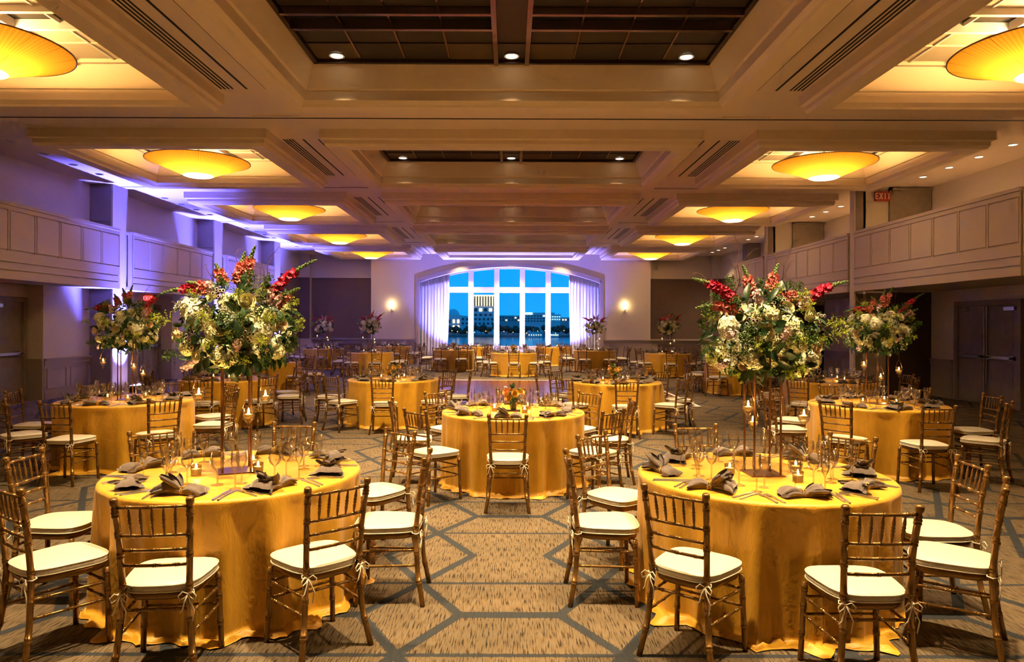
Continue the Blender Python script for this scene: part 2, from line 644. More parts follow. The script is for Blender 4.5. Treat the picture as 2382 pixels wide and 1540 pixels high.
def coffer_panels(cof, ix, iy, z, pw_n, ph_n, ch, dark):
    """quadrants of panels around a cross of channels, each panel its own piece"""
    bar = K['dkbar'] if dark else K['coffer']
    b = MB()
    # perimeter bar
    t = 0.06
    for (x0, x1, y0, y1) in ((-ix, ix, iy - t, iy), (-ix, ix, -iy, -iy + t), (-ix, -ix + t, -iy, iy), (ix - t, ix, -iy, iy)):
        b.box(x0, x1, y0, y1, z - .05, z + .04)
    b.build('panel_border', bar, cof)
    MB().box(-ix, ix, -iy, iy, z + .035, z + .05).build('panel_backing', K['slot'], cof)
    pm_ = K['polbar'] if dark else K['white']
    if not dark:
        for s in (-1, 1):
            MB().box(s * (ix - .115) - .035, s * (ix - .115) + .035, -iy + t, iy - t, z - .012, z + .03).build('edge_slot', K['slot'], cof)
    for s in (-1, 1):
        MB().box(s * ch - .03, s * ch + .03, -iy + t, iy - t, z - .09, z + .03).build('channel_beam', pm_, cof)
        for s2 in (-1, 1):
            x0, x1 = (ch + .03, ix - t) if s2 > 0 else (-ix + t, -ch - .03)
            MB().box(x0, x1, s * ch - .03, s * ch + .03, z - .09, z + .03).build('channel_beam', pm_, cof)
    MB().box(-ch + .03, ch - .03, -iy + t, iy - t, z - .005, z + .03).build('channel_panel', K['dkbar'] if dark else K['ceil'], cof)
    w = (ix - t - ch - .03 - (0 if dark else .09)) / pw_n
    h = (iy - t - ch - .03) / ph_n
    g = 0.014
    meA = MB().box(-w / 2 + g, w / 2 - g, -h / 2 + g, h / 2 - g, -.004, .025).mesh('ceiling_panel', K['dkpanel'] if dark else K['perf'])
    meB = MB().box(-w / 2 + g, w / 2 - g, -h / 2 + g, h / 2 - g, -.004, .025).mesh('ceiling_panel', K['ltpanel'] if dark else K['perf'])
    for sx in (-1, 1):
        for sy in (-1, 1):
            for i in range(pw_n):
                for j in range(ph_n):
                    lt = (i in (0, pw_n - 1) and j == ph_n - 1)
                    inst('ceiling_panel', meB if lt else meA, cof, (sx * (ch + .03 + w * (i + .5)), sy * (ch + .03 + h * (j + .5)), z))
    # thin dividers
    for sx in (-1, 1):
        for i in range(1, pw_n):
            x = sx * (ch + .03 + w * i)
            MB().box(x - .012, x + .012, -iy + t, iy - t, z - .02, z + .03).build('divider', pm_, cof)
    for sy in (-1, 1):
        for j in range(1, ph_n):
            y = sy * (ch + .03 + h * j)
            MB().box(-ix + t, ix - t, y - .012, y + .012, z - .018, z + .03).build('divider', bar, cof)


# recessed downlights
ring_me = MB().lathe([(0.105, -.012), (0.105, 0.004), (0.082, 0.004), (0.082, -.012)], 20, cap0=False, cap1=False).mesh('trim_ring', K['white'], True)
lens_me = MB().lathe([(0.083, -.004), (0.05, .0), (0.01, .001)], 20, cap0=False).mesh('lens', K['lamp'], True)
dim_me = MB().lathe([(0.083, -.004), (0.05, .0), (0.01, .001)], 20, cap0=False).mesh('lens', K['lampdim'], True)


def downlight(x, y, z, label, group, lit=True, s=1.0):
    e = tag(empty('recessed_downlight', (x, y, z)), label, 'downlight', group)
    inst('trim_ring', ring_me, e, scale=(s, s, s))
    inst('lens', lens_me if lit else dim_me, e, scale=(s, s, s))
    return e


CANS = []
bowl_me = None


def chandelier(x, y, label, real=True):
    e = tag(empty('bowl_chandelier', (x, y, 4.655)), label, 'chandelier', 'amber bowl chandeliers in the side coffers')
    n = 72
    prof = []
    for i in range(13):
        t = i / 12
        prof.append((0.285 + 0.70 * t, 0.005 + 0.285 * (t ** 0.92)))
    global bowl_me, rim_me, disc_me, rib_me
    if bowl_me is None:
        bowl_me = MB().lathe(prof, n, cap0=False, cap1=False).mesh('shade', K['shade'], True)
        rim_me = MB().lathe([(0.98, .285), (0.992, .285), (0.992, .300), (0.98, .300), (0.98, .285)], n, cap0=False, cap1=False).mesh('rim', K['copper'], True)
        disc_me = MB().lathe([(0.286, .006), (0.24, -.012), (0.02, -.02)], 40, cap0=False).mesh('diffuser', K['disc'], True)
        rib_me = MB().tube([(0.29, 0, .012), (0.62, 0, .155), (0.975, 0, .287)], .003, 4).mesh('rib', K['shade'])
        chandelier.rod = MB().tube([(0, 0, 0.05), (0, 0, .70)], .02, 8).mesh('stem', K['copper'])
    inst('shade', bowl_me, e)
    inst('rim', rim_me, e)
    inst('diffuser', disc_me, e)
    inst('stem', chandelier.rod, e)
    for k in range(16):
        inst('rib', rib_me, e, (0, 0, 0), (0, 0, 2 * PI * k / 16))
    lamp('POINT', 'chandelier_bulb', (x, y, 4.655 + 0.24), CHAND, AMBER, 0.10)


ordw = ['row farthest from the window', 'second row from the back', 'middle row', 'second row from the window', 'row by the window wall']
for ri, yr in enumerate(ROWS):
    if ri == 0:
        # row above the camera, out of frame: plain lid over the openings
        for sx in (-1, 0, 1):
            hx = 3.3 if sx == 0 else 2.0
            MB().box(sx * XS - hx, sx * XS + hx, yr - 1.98, yr + 1.98, ZC, ZC + .02).build('coffer_lid', K['ceil'], ceiling)
    else:
        o, ix, iy = coffer('coffer_frame', 3.3, 2.0, 0, yr)
        coffer_panels(o, ix, iy, ZF + .57, 4, 2, 0.21, True)
        for sx in (-1, 1):
            o, ix2, iy2 = coffer('coffer_frame', 2.05, 2.02, sx * XS, yr)
            coffer_panels(o, ix2, iy2, ZF + .57, 2, 2, 0.24, False)
    side_word = {-1: 'left', 1: 'right'}
    sides = ((-1, 'purple-column'), (1, 'exit-sign'))
    for sx, sn in sides:
        if ri == 0:
            lamp('POINT', 'chandelier_%s_offscreen' % side_word[sx], (sx * XS, yr, 4.7), CHAND * .5, AMBER, 0.15)
        else:
            chandelier(sx * XS, yr, 'amber bowl chandelier over the %s side, %s' % (sn, ordw[ri - 1]))
    for cx_ in (-2.37, 0.0, 2.37):
        for s in (-1, 1):
            yy = yr + s * 1.22
            if (ri == 0 and s > 0) or ri == 1 or (ri > 1 and s > 0):
                CANS.append((cx_, yy))
            if ri > 0 and s > 0:
                downlight(cx_, yy, ZF + .556 if abs(cx_) > 1 else ZF + .560, 'round downlight in the dark panels, coffer %s' % ordw[ri - 1], 'downlights in the dark centre coffers, ' + ordw[ri - 1], True)
    # air slots in the ceiling between the coffers
    if ri > 0:
        y0, y1 = yr - 1.33, yr + 1.78
        for s in (-1, 1):
            for x in (4.00, 4.055, 4.11, 4.165):
                MB().box(s * x - .012, s * x + .012, y0, y1, ZC - .004, ZC + .01).build('air_slot', K['slot'], ceiling)
            MB().box(s * 3.80 - .016, s * 3.80 + .016, y0, y1, ZC - .004, ZC + .01).build('air_slot', K['slot'], ceiling)
            MB().box(s * 3.52 - .012, s * 3.52 + .012, y0, y1, ZC - .004, ZC + .01).build('air_slot', K['slot'], ceiling)
for k in range(0, 5):
    yt = 11.55 - S + S * k
    MB().box(-XW, XW, yt - .022, yt + .022, ZC - .004, ZC + .01).build('wall_track', K['slot'], ceiling)
    for s in (-1, 1):
        MB().box(s * 3.42 if s > 0 else -4.18, 4.18 if s > 0 else -3.42, yt - .16, yt - .13, ZC - .02, ZC + .01).build('wall_track', K['ceil'], ceiling)
for s, nm in ((-1, 'purple-column'), (1, 'exit-sign')):
    for b in range(5):
        for q in range(4):
            yy = 13.07 - S + S * b + .95 * q
            if yy > 33 or yy < 11:
                continue
            downlight(s * 9.3, yy, ZC - .001, 'small downlight in the soffit above the %s balcony' % nm, 'soffit downlights above the %s balcony' % nm, s > 0, 0.85)
            if s > 0:
                lamp('SPOT', 'soffit_downlight_beam', (s * 9.3, yy, ZC - .02), 95, WARM, .05, (s * 9.3, yy, 0), 110, 1.0)

# ------------------------------------------------------------------ walls
wn_ = MB().box(-11.2, 11.2, Y0 - .2, Y0, 0, 5.6).build('wall_near', K['wall'])
struct(wn_)
for s, side in ((-1, 'left'), (1, 'right')):
    # upper wall above the balcony, and outer closing skin
    m = MB()
    m.box(*((-XW - .2, -XW) if s < 0 else (XW, XW + .2)), Y0, YBR + .2, 2.51, ZC)
    m.box(*((-11.3, -11.1) if s < 0 else (11.1, 11.3)), Y0, 35.3, 0, 5.7)
    w = m.build('wall_' + side, K['wall'])
    struct(w, 'beige side wall above the balcony')


def wains_wall(parent, x, y0, y1, face, zt=2.51, panels=2):
    """side wall piece at x facing +x (face=1) or -x, with wainscot, chair rail, panels and base"""
    a, b = (x - .2, x) if face > 0 else (x, x + .2)
    MB().box(a, b, y0, y1, 0.0, zt).build('wall_face', K['wall'], parent)
    f = face
    MB().box(*sorted((x, x + f * .015)), y0, y1, 0.16, 0.76).build('wainscot', K['wains'], parent)
    m = MB()
    m.box(*sorted((x, x + f * .055)), y0, y1, 0.86, 0.90)
    m.box(*sorted((x, x + f * .03)), y0, y1, 0.76, 0.86)
    m.build('chair_rail', K['wains'], parent)
    m = MB()
    m.box(*sorted((x, x + f * .035)), y0, y1, 0.0, 0.15)
    m.box(*sorted((x, x + f * .025)), y0, y1, 0.15, 0.185)
    m.build('base_board', K['wains'], parent)
    w = (y1 - y0) / panels
    for i in range(panels):
        p0, p1 = y0 + w * i + .08, y0 + w * (i + 1) - .08
        m = MB()
        for (q0, q1, z0, z1) in ((p0, p1, .24, .252), (p0, p1, .668, .68), (p0, p0 + .012, .24, .68), (p1 - .012, p1, .24, .68)):
            m.box(*sorted((x + f * .013, x + f * .03)), q0, q1, z0, z1)
        m.build('panel_mould', K['wains'], parent)


def cross_wall(parent, x0, x1, y, z0, z1, m=None, rail=True, th=0.2):
    MB().box(x0, x1, y, y + th, z0, z1).build('wall_face', m or K['wall'], parent)
    if rail:
        q = MB()
        q.box(x0, x1, y - .055, y, 0.86, 0.90)
        q.box(x0, x1, y - .03, y, 0.76, 0.86)
        q.build('chair_rail', K['wains'], parent)
        MB().box(x0, x1, y - .015, y, 0.0, 0.76).build('wainscot', K['wains'], parent)


def balcony(side, s, X, runs, depth_to):
    root = empty('wall_balcony_' + side, (0, 0, 0))
    struct(root, 'panelled balcony parapet along the side wall')
    for (y0, y1) in runs:
        a, b = (X - .12, X) if s < 0 else (X, X + .12)
        MB().box(a, b, y0, y1, 2.51, 3.945).build('parapet', K['balc'], root)
        xa, xb = sorted((X - s * .05, X + s * .16))
        MB().box(xa, xb, y0 - .01, y1 + .01, 3.90, 3.965).build('cap_rail', K['balc'], root)
        # boards, stiles and panels stand 3 cm proud with open joints between them
        xg = sorted((X - s * .03, X + s * .01))
        for (z0, z1) in ((2.51, 2.669), (2.691, 2.819), (2.841, 3.046), (3.814, 3.895)):
            MB().box(*xg, y0, y1, z0, z1).build('board', K['balc'], root)
        n = max(1, round((y1 - y0) / 0.80))
        w = (y1 - y0) / n
        for i in range(n + 1):
            q0, q1 = y0 + w * i - .018, y0 + w * i + .018
            MB().box(*xg, max(q0, y0), min(q1, y1), 3.046, 3.814).build('stile', K['balc'], root)
        for i in range(n):
            MB().box(*xg, y0 + w * i + .042, y0 + w * (i + 1) - .042, 3.070, 3.790).build('panel', K['balc'], root)
        # slab
        MB().box(*sorted((X + s * .121, s * depth_to)), y0, y1, 2.515, 2.60).build('balcony_slab', K['balc'], root)
    return root


balcony('left', -1, -9.47, [(Y0, 11.15), (11.75, 17.02), (17.65, 22.3), (23.5, 28.1)], XW)
balcony('right', 1, 8.33, [(Y0, 11.2), (11.5, 17.05), (17.38, 22.85), (23.2, 26.2)], XW)

# columns on the left
for k, y in enumerate(YCOLS):
    c = empty('wall_column_left.%03d' % k)
    struct(c, 'square taupe pier with pale lit face')
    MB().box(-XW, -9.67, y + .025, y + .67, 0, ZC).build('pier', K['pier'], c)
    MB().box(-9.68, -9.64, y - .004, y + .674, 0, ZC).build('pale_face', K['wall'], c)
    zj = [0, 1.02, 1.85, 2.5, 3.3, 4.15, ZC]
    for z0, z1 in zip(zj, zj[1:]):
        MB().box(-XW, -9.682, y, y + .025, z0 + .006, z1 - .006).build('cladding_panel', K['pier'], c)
# columns on the right
for k, y in enumerate(YCOLS):
    if y < 12:
        continue
    c = empty('wall_column_right.%03d' % k)
    struct(c, 'slim brown post between the balconies')
    if y > 28:
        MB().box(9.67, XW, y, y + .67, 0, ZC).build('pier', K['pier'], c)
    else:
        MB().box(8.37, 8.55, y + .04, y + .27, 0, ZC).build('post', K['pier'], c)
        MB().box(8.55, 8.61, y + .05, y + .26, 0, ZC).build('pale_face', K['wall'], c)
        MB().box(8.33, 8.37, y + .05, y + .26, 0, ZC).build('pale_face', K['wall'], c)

door_n = [0]


def door_side(x, y0, y1, face, zt=2.13, double=False, label=None):
    door_n[0] += 1
    d = empty('door_%d' % door_n[0], (0, 0, 0))
    struct(d, label)
    f = face
    fr = MB()
    for (a, b, z0, z1) in ((y0 - .11, y0, 0, zt + .11), (y1, y1 + .11, 0, zt + .11), (y0, y1, zt, zt + .11)):
        fr.box(*sorted((x - f * .05, x + f * .05)), a, b, z0, z1)
    fr.build('door_frame', K['door'], d)
    lv = [(y0, (y0 + y1) / 2 - .004), ((y0 + y1) / 2 + .004, y1)] if double else [(y0, y1)]
    for i, (a, b) in enumerate(lv):
        lf = MB().box(*sorted((x - f * .03, x + f * .012)), a, b, 0.008, zt).build('door_leaf', K['door'], d)
        for (z0, z1) in ((.2, .95), (1.15, 1.5), (1.6, zt - .12)):
            MB().box(*sorted((x + f * .012, x + f * .018)), a + .14, b - .14, z0, z1).build('door_panel', K['door'], lf)
        m = MB()
        m.box(*sorted((x + f * .05, x + f * .085)), a + .05, b - .05, 1.00, 1.055)
        m.box(*sorted((x + f * .012, x + f * .085)), a + .05, a + .16, .985, 1.07)
        m.box(*sorted((x + f * .012, x + f * .085)), b - .16, b - .05, .985, 1.07)
        m.build('panic_bar', K['steel'], lf)
        MB().box(*sorted((x + f * .012, x + f * .07)), (a + .05 if i == 0 else b - .35), (a + .35 if i == 0 else b - .05), zt - .12, zt - .05).build('door_closer', K['steel'], lf)
        if double:
            q = b - .03 if i == 0 else a + .03
            MB().box(*sorted((x + f * .012, x + f * .05)), q - .018, q + .018, .12, zt - .02).build('vertical_rod', K['steel'], lf)
    return d


# left lower wall, bay by bay: wall, alcove with door, wall
lw = empty('wall_lower_left')
struct(lw, 'beige lower wall with taupe wainscot under the balcony')
edges = [Y0] + [v for y in YCOLS for v in (y, y + .67)]
bays = [(YCOLS[0] + .67, YCOLS[1]), (YCOLS[1] + .67, YCOLS[2]), (YCOLS[2] + .67, YCOLS[3]), (YCOLS[3] + .67, YCOLS[4])]
wains_wall(lw, -XW, Y0, YCOLS[0], 1, panels=4)
for i, (a, b) in enumerate(bays):
    wains_wall(lw, -XW, a, a + 1.56, 1, panels=2)
    wains_wall(lw, -XW, b - 1.67, b, 1, panels=2)
    MB().box(-10.76, -10.56, a + 1.56, b - 1.67, 0, 2.51).build('wall_face', K['wall'], lw)
    cross_wall(lw, -10.57, -XW - .002, b - 1.69, 0, 2.505)
    MB().box(-10.57, -XW - .002, a + 1.36, a + 1.575, 0, 2.505).build('wall_face', K['wall'], lw)
    door_side(-10.56, b - 2.85, b - 1.85, 1, label='brown single door with push bar under the balcony')

# right lower wall
rw = empty('wall_lower_right')
struct(rw, 'brown-beige lower wall with taupe wainscot under the balcony')
wains_wall(rw, XW, Y0, 13.9, -1, panels=10)
wains_wall(rw, XW, 16.25, 17.1, -1, panels=1)
MB().box(XW, XW + .2, 13.9, 16.25, 2.24, 2.51).build('wall_face', K['wall'], rw)
MB().box(XW + .1, XW + .2, 13.9, 16.25, 0, 2.24).build('wall_face', K['wall'], rw)
door_side(XW, 14.15, 16.02, -1, zt=2.13, double=True, label='dark double doors with push bars and vertical rods')
wains_wall(rw, XW, 17.3, 22.9, -1, panels=5)
wains_wall(rw, XW, 23.1, 28.7, -1, panels=5)
for y in (17.1, 22.96):
    MB().box(8.62, 9.10, y + .025, y + .18, 0, 2.51).build('wall_face', K['wains'], rw)
    zj = [0, .72, 1.02, 1.45, 2.51]
    for z0, z1 in zip(zj, zj[1:]):
        MB().box(8.62, 9.098, y, y + .025, z0 + .006, z1 - .006).build('cladding_panel', K['wains'], rw)
    MB().box(9.10, XW, y, y + .18, 0, 2.51).build('wall_face', K['doord'], rw)
    MB().box(9.22, XW - .12, y - .03, y, 0.01, 2.12).build('wood_door', K['doord'], rw)
    # upper cross wall with its door
    MB().box(8.47, XW, y + .02, y + .2, 2.60, ZC).build('wall_face', K['wall'], rw)
    MB().box(9.20, XW - .02, y - .03, y + .02, 2.60, 5.0).build('wood_door', K['door'], rw)
    f = MB()
    f.box(9.16, 9.22, y - .05, y + .02, 2.6, 5.03)
    f.box(9.16, XW, y - .05, y + .02, 4.97, 5.03)
    f.build('door_frame', K['door'], rw)

# far side walls by the window end: dark lower field, pale upper
for s, side in ((-1, 'left'), (1, 'right')):
    root = empty('wall_end_' + side)
    struct(root, 'dark brown wall field beside the window end')
    y0 = YCOLS[4] + .67
    x = s * XW
    a, b = sorted((x, x + s * .2))
    MB().box(a, b, YCOLS[4] if s > 0 else y0, YBR, 0, 2.51).build('wall_face', K['wall'], root)
    MB().box(*sorted((x, x - s * .012)), y0, YBR, 0.98, 3.93).build('brown_field', K['wallb'], root)
    m = MB()
    m.box(*sorted((x, x - s * .05)), y0, YBR, 3.93, 3.99)
    m.build('picture_rail', K['wall'], root)
    m = MB()
    m.box(*sorted((x, x - s * .06)), y0, YBR, 0.92, 0.98)
    m.box(*sorted((x, x - s * .03)), y0, YBR, 0.0, 0.92)
    m.build('wainscot', K['wains'], root)
    # corner pilaster
    MB().box(*sorted((s * 9.72, s * XW)), YBR - .35, YBR, 0, ZC).build('pilaster', K['wall'], root)
    MB().box(*sorted((s * 9.71, s * XW)), YBR - .36, YBR - .349, .98, 3.93).build('brown_field', K['wallb'], root)
    # flank
    xa, xb = sorted((s * 6.68, s * XW))
    MB().box(xa, xb, YBR, YBR + .2, 0, ZC).build('wall_face', K['wall'], root)
    MB().box(xa, xb, YBR - .012, YBR, 0.98, 3.93).build('brown_field', K['wallb'], root)
    MB().box(xa, xb, YBR - .06, YBR, 3.93, 3.99).build('picture_rail', K['wall'], root)
    m = MB()
    m.box(xa, xb, YBR - .16, YBR, 0.93, 1.0)
    m.build('mantel_shelf', K['wains'], root)
    MB().box(xa, xb, YBR - .03, YBR, 0, .93).build('wainscot', K['wains'], root)
    MB().box(*sorted((s * 7.15, s * 9.3)), YBR - .045, YBR - .03, 0.02, .74).build('dark_recess', K['wallb'], root)  # flat board, no opening behind; its dark colour stands in for recess shade

# ------------------------------------------------------------------ end wall with the arched window
AC = -0.06          # centre of the arch
HW, ZS, ZA = 4.315, 3.68, 4.44
sag = ZA - ZS
RC = (HW * HW + sag * sag) / (2 * sag)


def arch_z(x, off=0.0):
    return ZA + off - RC + math.sqrt(max(0, (RC) ** 2 - (x - AC) ** 2))


wm = MB()
N = 48
xs = [AC - HW + 2 * HW * i / N for i in range(N + 1)]
for i in range(N):
    a, b = xs[i], xs[i + 1]
    za, zb = arch_z(a), arch_z(b)
    wm.quad((a, YB, za), (b, YB, zb), (b, YB, ZC), (a, YB, ZC))
    wm.quad((a, YB, za), (a, YB + .55, za), (b, YB + .55, zb), (b, YB, zb))
for s in (-1, 1):
    xi, xo = AC + s * HW, s * 6.68
    wm.box(min(xi, xo), max(xi, xo), YB, YB + .55, 0, ZC)
wm.box(-6.68, 6.68, YB + .5, YBR + .3, ZA, ZC)
wb = wm.build('wall_window_end', K['wall'])
struct(wb, 'pale end wall around the arched window')
tm = MB()
for i in range(N):
    a, b = xs[i], xs[i + 1]
    za, zb = arch_z(a), arch_z(b)
    for (d0, d1, yy) in ((0.0, 0.17, YB - .06),):
        k0 = 1 + .165 / HW
        a2, b2 = AC + (a - AC) * k0, AC + (b - AC) * k0
        tm.add([(a, yy, za), (b, yy, zb), (b2, yy, zb + .16), (a2, yy, za + .16), (a, YB + .02, za), (b, YB + .02, zb), (b2, YB + .02, zb + .16), (a2, YB + .02, za + .16)],
               [(0, 1, 2, 3), (0, 4, 5, 1), (3, 2, 6, 7)])
for s in (-1, 1):
    x0, x1 = sorted((AC + s * HW, AC + s * (HW + .165)))
    tm.box(x0, x1, YB - .06, YB + .02, 0, ZS + .10)
tm.build('arch_trim', K['wains'], wb)
for s in (-1, 1):
    x0, x1 = sorted((AC + s * (HW + .165), s * 6.68))
    m = MB()
    m.box(x0, x1, YB - .06, YB, 0.92, 0.98)
    m.box(x0, x1, YB - .03, YB, 0.84, 0.92)
    m.box(x0, x1, YB - .012, YB, 0.0, 0.84)
    m.build('wainscot', K['wains'], wb)

win = empty('window_1', (0, 0, 0))
struct(win, 'tall arched window with white mullions facing the river')
YG = YB + .42
MUL = [AC + d for d in (-3.72, -2.48 - .62, -1.86, -.62, .62, 1.86, 3.10, 3.72)]
MUL = [AC + d for d in (-3.10, -1.86, -.62, .62, 1.86, 3.10)]
for x in MUL:
    MB().box(x - .125, x + .125, YG - .13, YG + .06, 0.0, arch_z(x) - .0).build('mullion', K['white'], win)
MB().box(AC - HW, AC + HW, YG - .10, YG + .05, 3.22, 3.49).build('transom', K['white'], win)
MB().box(AC - HW, AC + HW, YG - .16, YG + .08, 0.0, 0.65).build('sill_wall', K['white'], win)
m = MB()
for i in range(N):
    a, b = xs[i], xs[i + 1]
    za, zb = arch_z(a), arch_z(b)
    m.add([(a, YG - .1, za - .07), (b, YG - .1, zb - .07), (b, YG - .1, zb), (a, YG - .1, za), (a, YG + .05, za - .07), (b, YG + .05, zb - .07)], [(0, 1, 2, 3), (0, 4, 5, 1)])
m.build('arch_head_frame', K['white'], win)
px = [AC - HW] + MUL + [AC + HW]
for i in range(len(px) - 1):
    x0 = px[i] + (.125 if i else 0)
    x1 = px[i + 1] - (.125 if i < len(px) - 2 else 0)
    MB().box(x0, x1, YG - .006, YG + .006, .65, 3.22).build('pane', K['pane'], win)
    MB().add([(x0, YG, 3.49), (x1, YG, 3.49), (x1, YG, arch_z(x1)), (x0, YG, arch_z(x0))], [(0, 1, 2, 3)]).build('pane', K['pane'], win)


def curtain(x0, x1, inner, label):
    n = 90

    def top(x):
        return arch_z(x) - .015
    m = MB()
    rr = random.Random(int(x0 * 10))
    ph = [rr.uniform(0, 6.28) for _ in range(4)]

    def fn(u, v):
        xt = x0 + (x1 - x0) * u
        # bottom gathers away from the window centre
        dxb = (-.10 if inner > 0 else .10) * (1 - v) ** 2
        k = u if inner > 0 else 1 - u
        x = xt + dxb * k
        z = 0.015 + (top(min(max(xt, AC - HW + .02), AC + HW - .02)) - .03) * v
        y = YB + .17 + .045 * math.sin(u * 58 + ph[0]) + .02 * math.sin(u * 23 + ph[1]) + .012 * math.sin(u * 131 + ph[2])
        return (x, y, z)
    m.grid(n, 12, fn)
    o = m.build('curtain', K['curtain'], smooth=True)
    sol = o.modifiers.new('thickness', 'SOLIDIFY')
    sol.thickness = 0.006
    return tag(o, label, 'curtain')


curtain(AC - HW + .03, -2.95, 1, 'sheer white curtain beside the arched window, purple-column side')
curtain(2.79, AC + HW - .03, -1, 'sheer white curtain beside the arched window, exit-sign side')

# ------------------------------------------------------------------ outside: river, far bank, trees, buildings
ZW = -7.2
riv = MB().box(-700, 700, 36, 505, ZW - 1, ZW).build('ground_river', K['water'])
struct(riv, 'dark blue river beyond the window')
bank = MB().box(-700, 700, 500, 1500, ZW - 1, ZW + 1.3).build('ground_far_bank', K['bank'])
struct(bank, 'far river bank')


def far_box(name, px0, px1, ytop, D, label, depth=30, m='conc'):
    x0, x1 = (px0 - CX) * D / F, (px1 - CX) * D / F
    zt = CAMZ + (CY - ytop) * D / F
    e = tag(empty(name, ((x0 + x1) / 2, D, ZW + 1.3)), label, 'building')
    MB().box(x0 - (x0 + x1) / 2, x1 - (x0 + x1) / 2, 0, depth, 0, zt - ZW - 1.3).build('wall', K[m], e)
    return e, x0, x1, zt


def far_windows(e, x0, x1, z0, z1, nx, ny, matk, fw=.55, fh=.55, litp=0.0, name='window'):
    cx_ = (x0 + x1) / 2
    for i in range(nx):
        for j in range(ny):
            w, h = (x1 - x0) / nx, (z1 - z0) / ny
            c = x0 - cx_ + w * (i + .5)
            z = z0 - ZW - 1.3 + h * (j + .5)
            k = 'farlit' if RND.random() < litp else matk
            MB().box(c - w * fw / 2, c + w * fw / 2, -.25, .05, z - h * fh / 2, z + h * fh / 2).build(name, K[k], e)


e, x0, x1, zt = far_box('office_tower', 1101, 1158, 687, 640, 'concrete office tower with golden lit crown across the river', 25, 'conc')
zb = CAMZ + (CY - 712) * 640 / F
far_windows(e, x0, x1, zb, zt - 1, 9, 5, 'fardark', .5, .7)
for i in range(10):
    xx = x0 - (x0 + x1) / 2 + (x1 - x0) * i / 9
    MB().box(xx - .35, xx + .35, -.9, 0, zb - ZW - 1.3, zt - ZW - 1.3).build('lit_fin', K['farlit'], e)
MB().box(x0 - (x0 + x1) / 2 - .8, x1 - (x0 + x1) / 2 + .8, -1.0, .2, zt - ZW - 2.0, zt - ZW - 1.0).build('lit_cornice', K['farlit'], e)
far_windows(e, x0, x1, zb - 16, zb - 1, 5, 3, 'fardark', .6, .55, .1)
e, x0, x1, zt = far_box('domed_hall', 1030, 1071, 733, 600, 'low hall with pale dome across the river', 25, 'conc')
far_windows(e, x0, x1, ZW + 4, zt - 3, 4, 2, 'fardark', .45, .6, .5)
rd = 5.4
MB().lathe([(rd, 0), (rd * .96, rd * .3), (rd * .8, rd * .6), (rd * .5, rd * .86), (rd * .2, rd * .97), (.1, rd)], 20, (0.5, 12, zt - ZW - 1.3), cap0=False).build('dome', K['conc'], e, True)
e, x0, x1, zt = far_box('low_office_block', 1072, 1150, 735, 575, 'low pale office block beneath the tower across the river', 14, 'conc')
far_windows(e, x0, x1, zt - 8, zt - 1, 8, 2, 'fardark', .5, .5, .1)
e, x0, x1, zt = far_box('long_grey_block', 1160, 1217, 734, 720, 'long dim block behind the trees across the river', 20, 'conc2')
far_windows(e, x0, x1, zt - 6, zt - 1, 8, 2, 'fardark', .5, .5, .15)
e, x0, x1, zt = far_box('lit_hospital_block', 1219, 1290, 727, 720, 'wide block with bright cool lights across the river', 25, 'conc')
far_windows(e, x0, x1, zt - 10, zt - 2, 10, 3, 'fardark', .6, .5, .1)
MB().box(x0 - (x0 + x1) / 2, x0 - (x0 + x1) / 2 + 8.5, -.5, 0, zt - ZW - 3.2, zt - ZW - 1.2).build('lit_sign_band', K['farcool'], e)
e, x0, x1, zt = far_box('terraced_block', 1278, 1304, 731, 660, 'small stepped block at the end of the lit one', 20, 'conc')
far_windows(e, x0, x1, zt - 6, zt - 1, 5, 2, 'farcool', .4, .3)
e, x0, x1, zt = far_box('distant_low_block', 1300, 1345, 738, 760, 'distant low block above the far trees', 20, 'conc2')
far_windows(e, x0, x1, zt - 4, zt - 1, 7, 1, 'fardark', .5, .5, .2)

trng = random.Random(5)
for i in range(22):
    pxx = 1035 + i * 14.5 + trng.uniform(-3, 3)
    D = 520 + (i % 3) * 11
    t = tag(empty('shore_tree', ((pxx - CX) * D / F, D, ZW + 1.3)), 'dark tree on the far shore among a row of alike trees', 'tree', 'trees along the far river bank')
    m = MB()
    top = trng.uniform(5.5, 8.5) if i > 4 else trng.uniform(3.5, 6.0)
    for q in range(7):
        m.ball((trng.uniform(-2.3, 2.3), trng.uniform(-1.6, 1.6), top * trng.uniform(.4, .8)), trng.uniform(1.4, 2.6), 7, 5, sz=.85)
    m.build('crown', K['tree'], t)
    MB().tube([(0, 0, 0), (0, 0, top * .5)], .3, 5).build('trunk', K['tree'], t)
for i in range(14):
    pxx = 1050 + i * 20 + trng.uniform(-6, 6)
    D = 505
    p = tag(empty('shore_lamp', ((pxx - CX) * D / F, D, ZW + 1.3)), 'tiny lamp post glowing on the far shore', 'street lamp', 'lamps along the far river bank')
    hh = trng.uniform(1.0, 3.2)
    MB().tube([(0, 0, 0), (0, 0, hh)], .06, 5).build('post', K['black'], p)
    MB().ball((0, 0, hh + .25), .30, 6, 4).build('globe', K['farlit'] if trng.random() < .7 else K['farcool'], p)
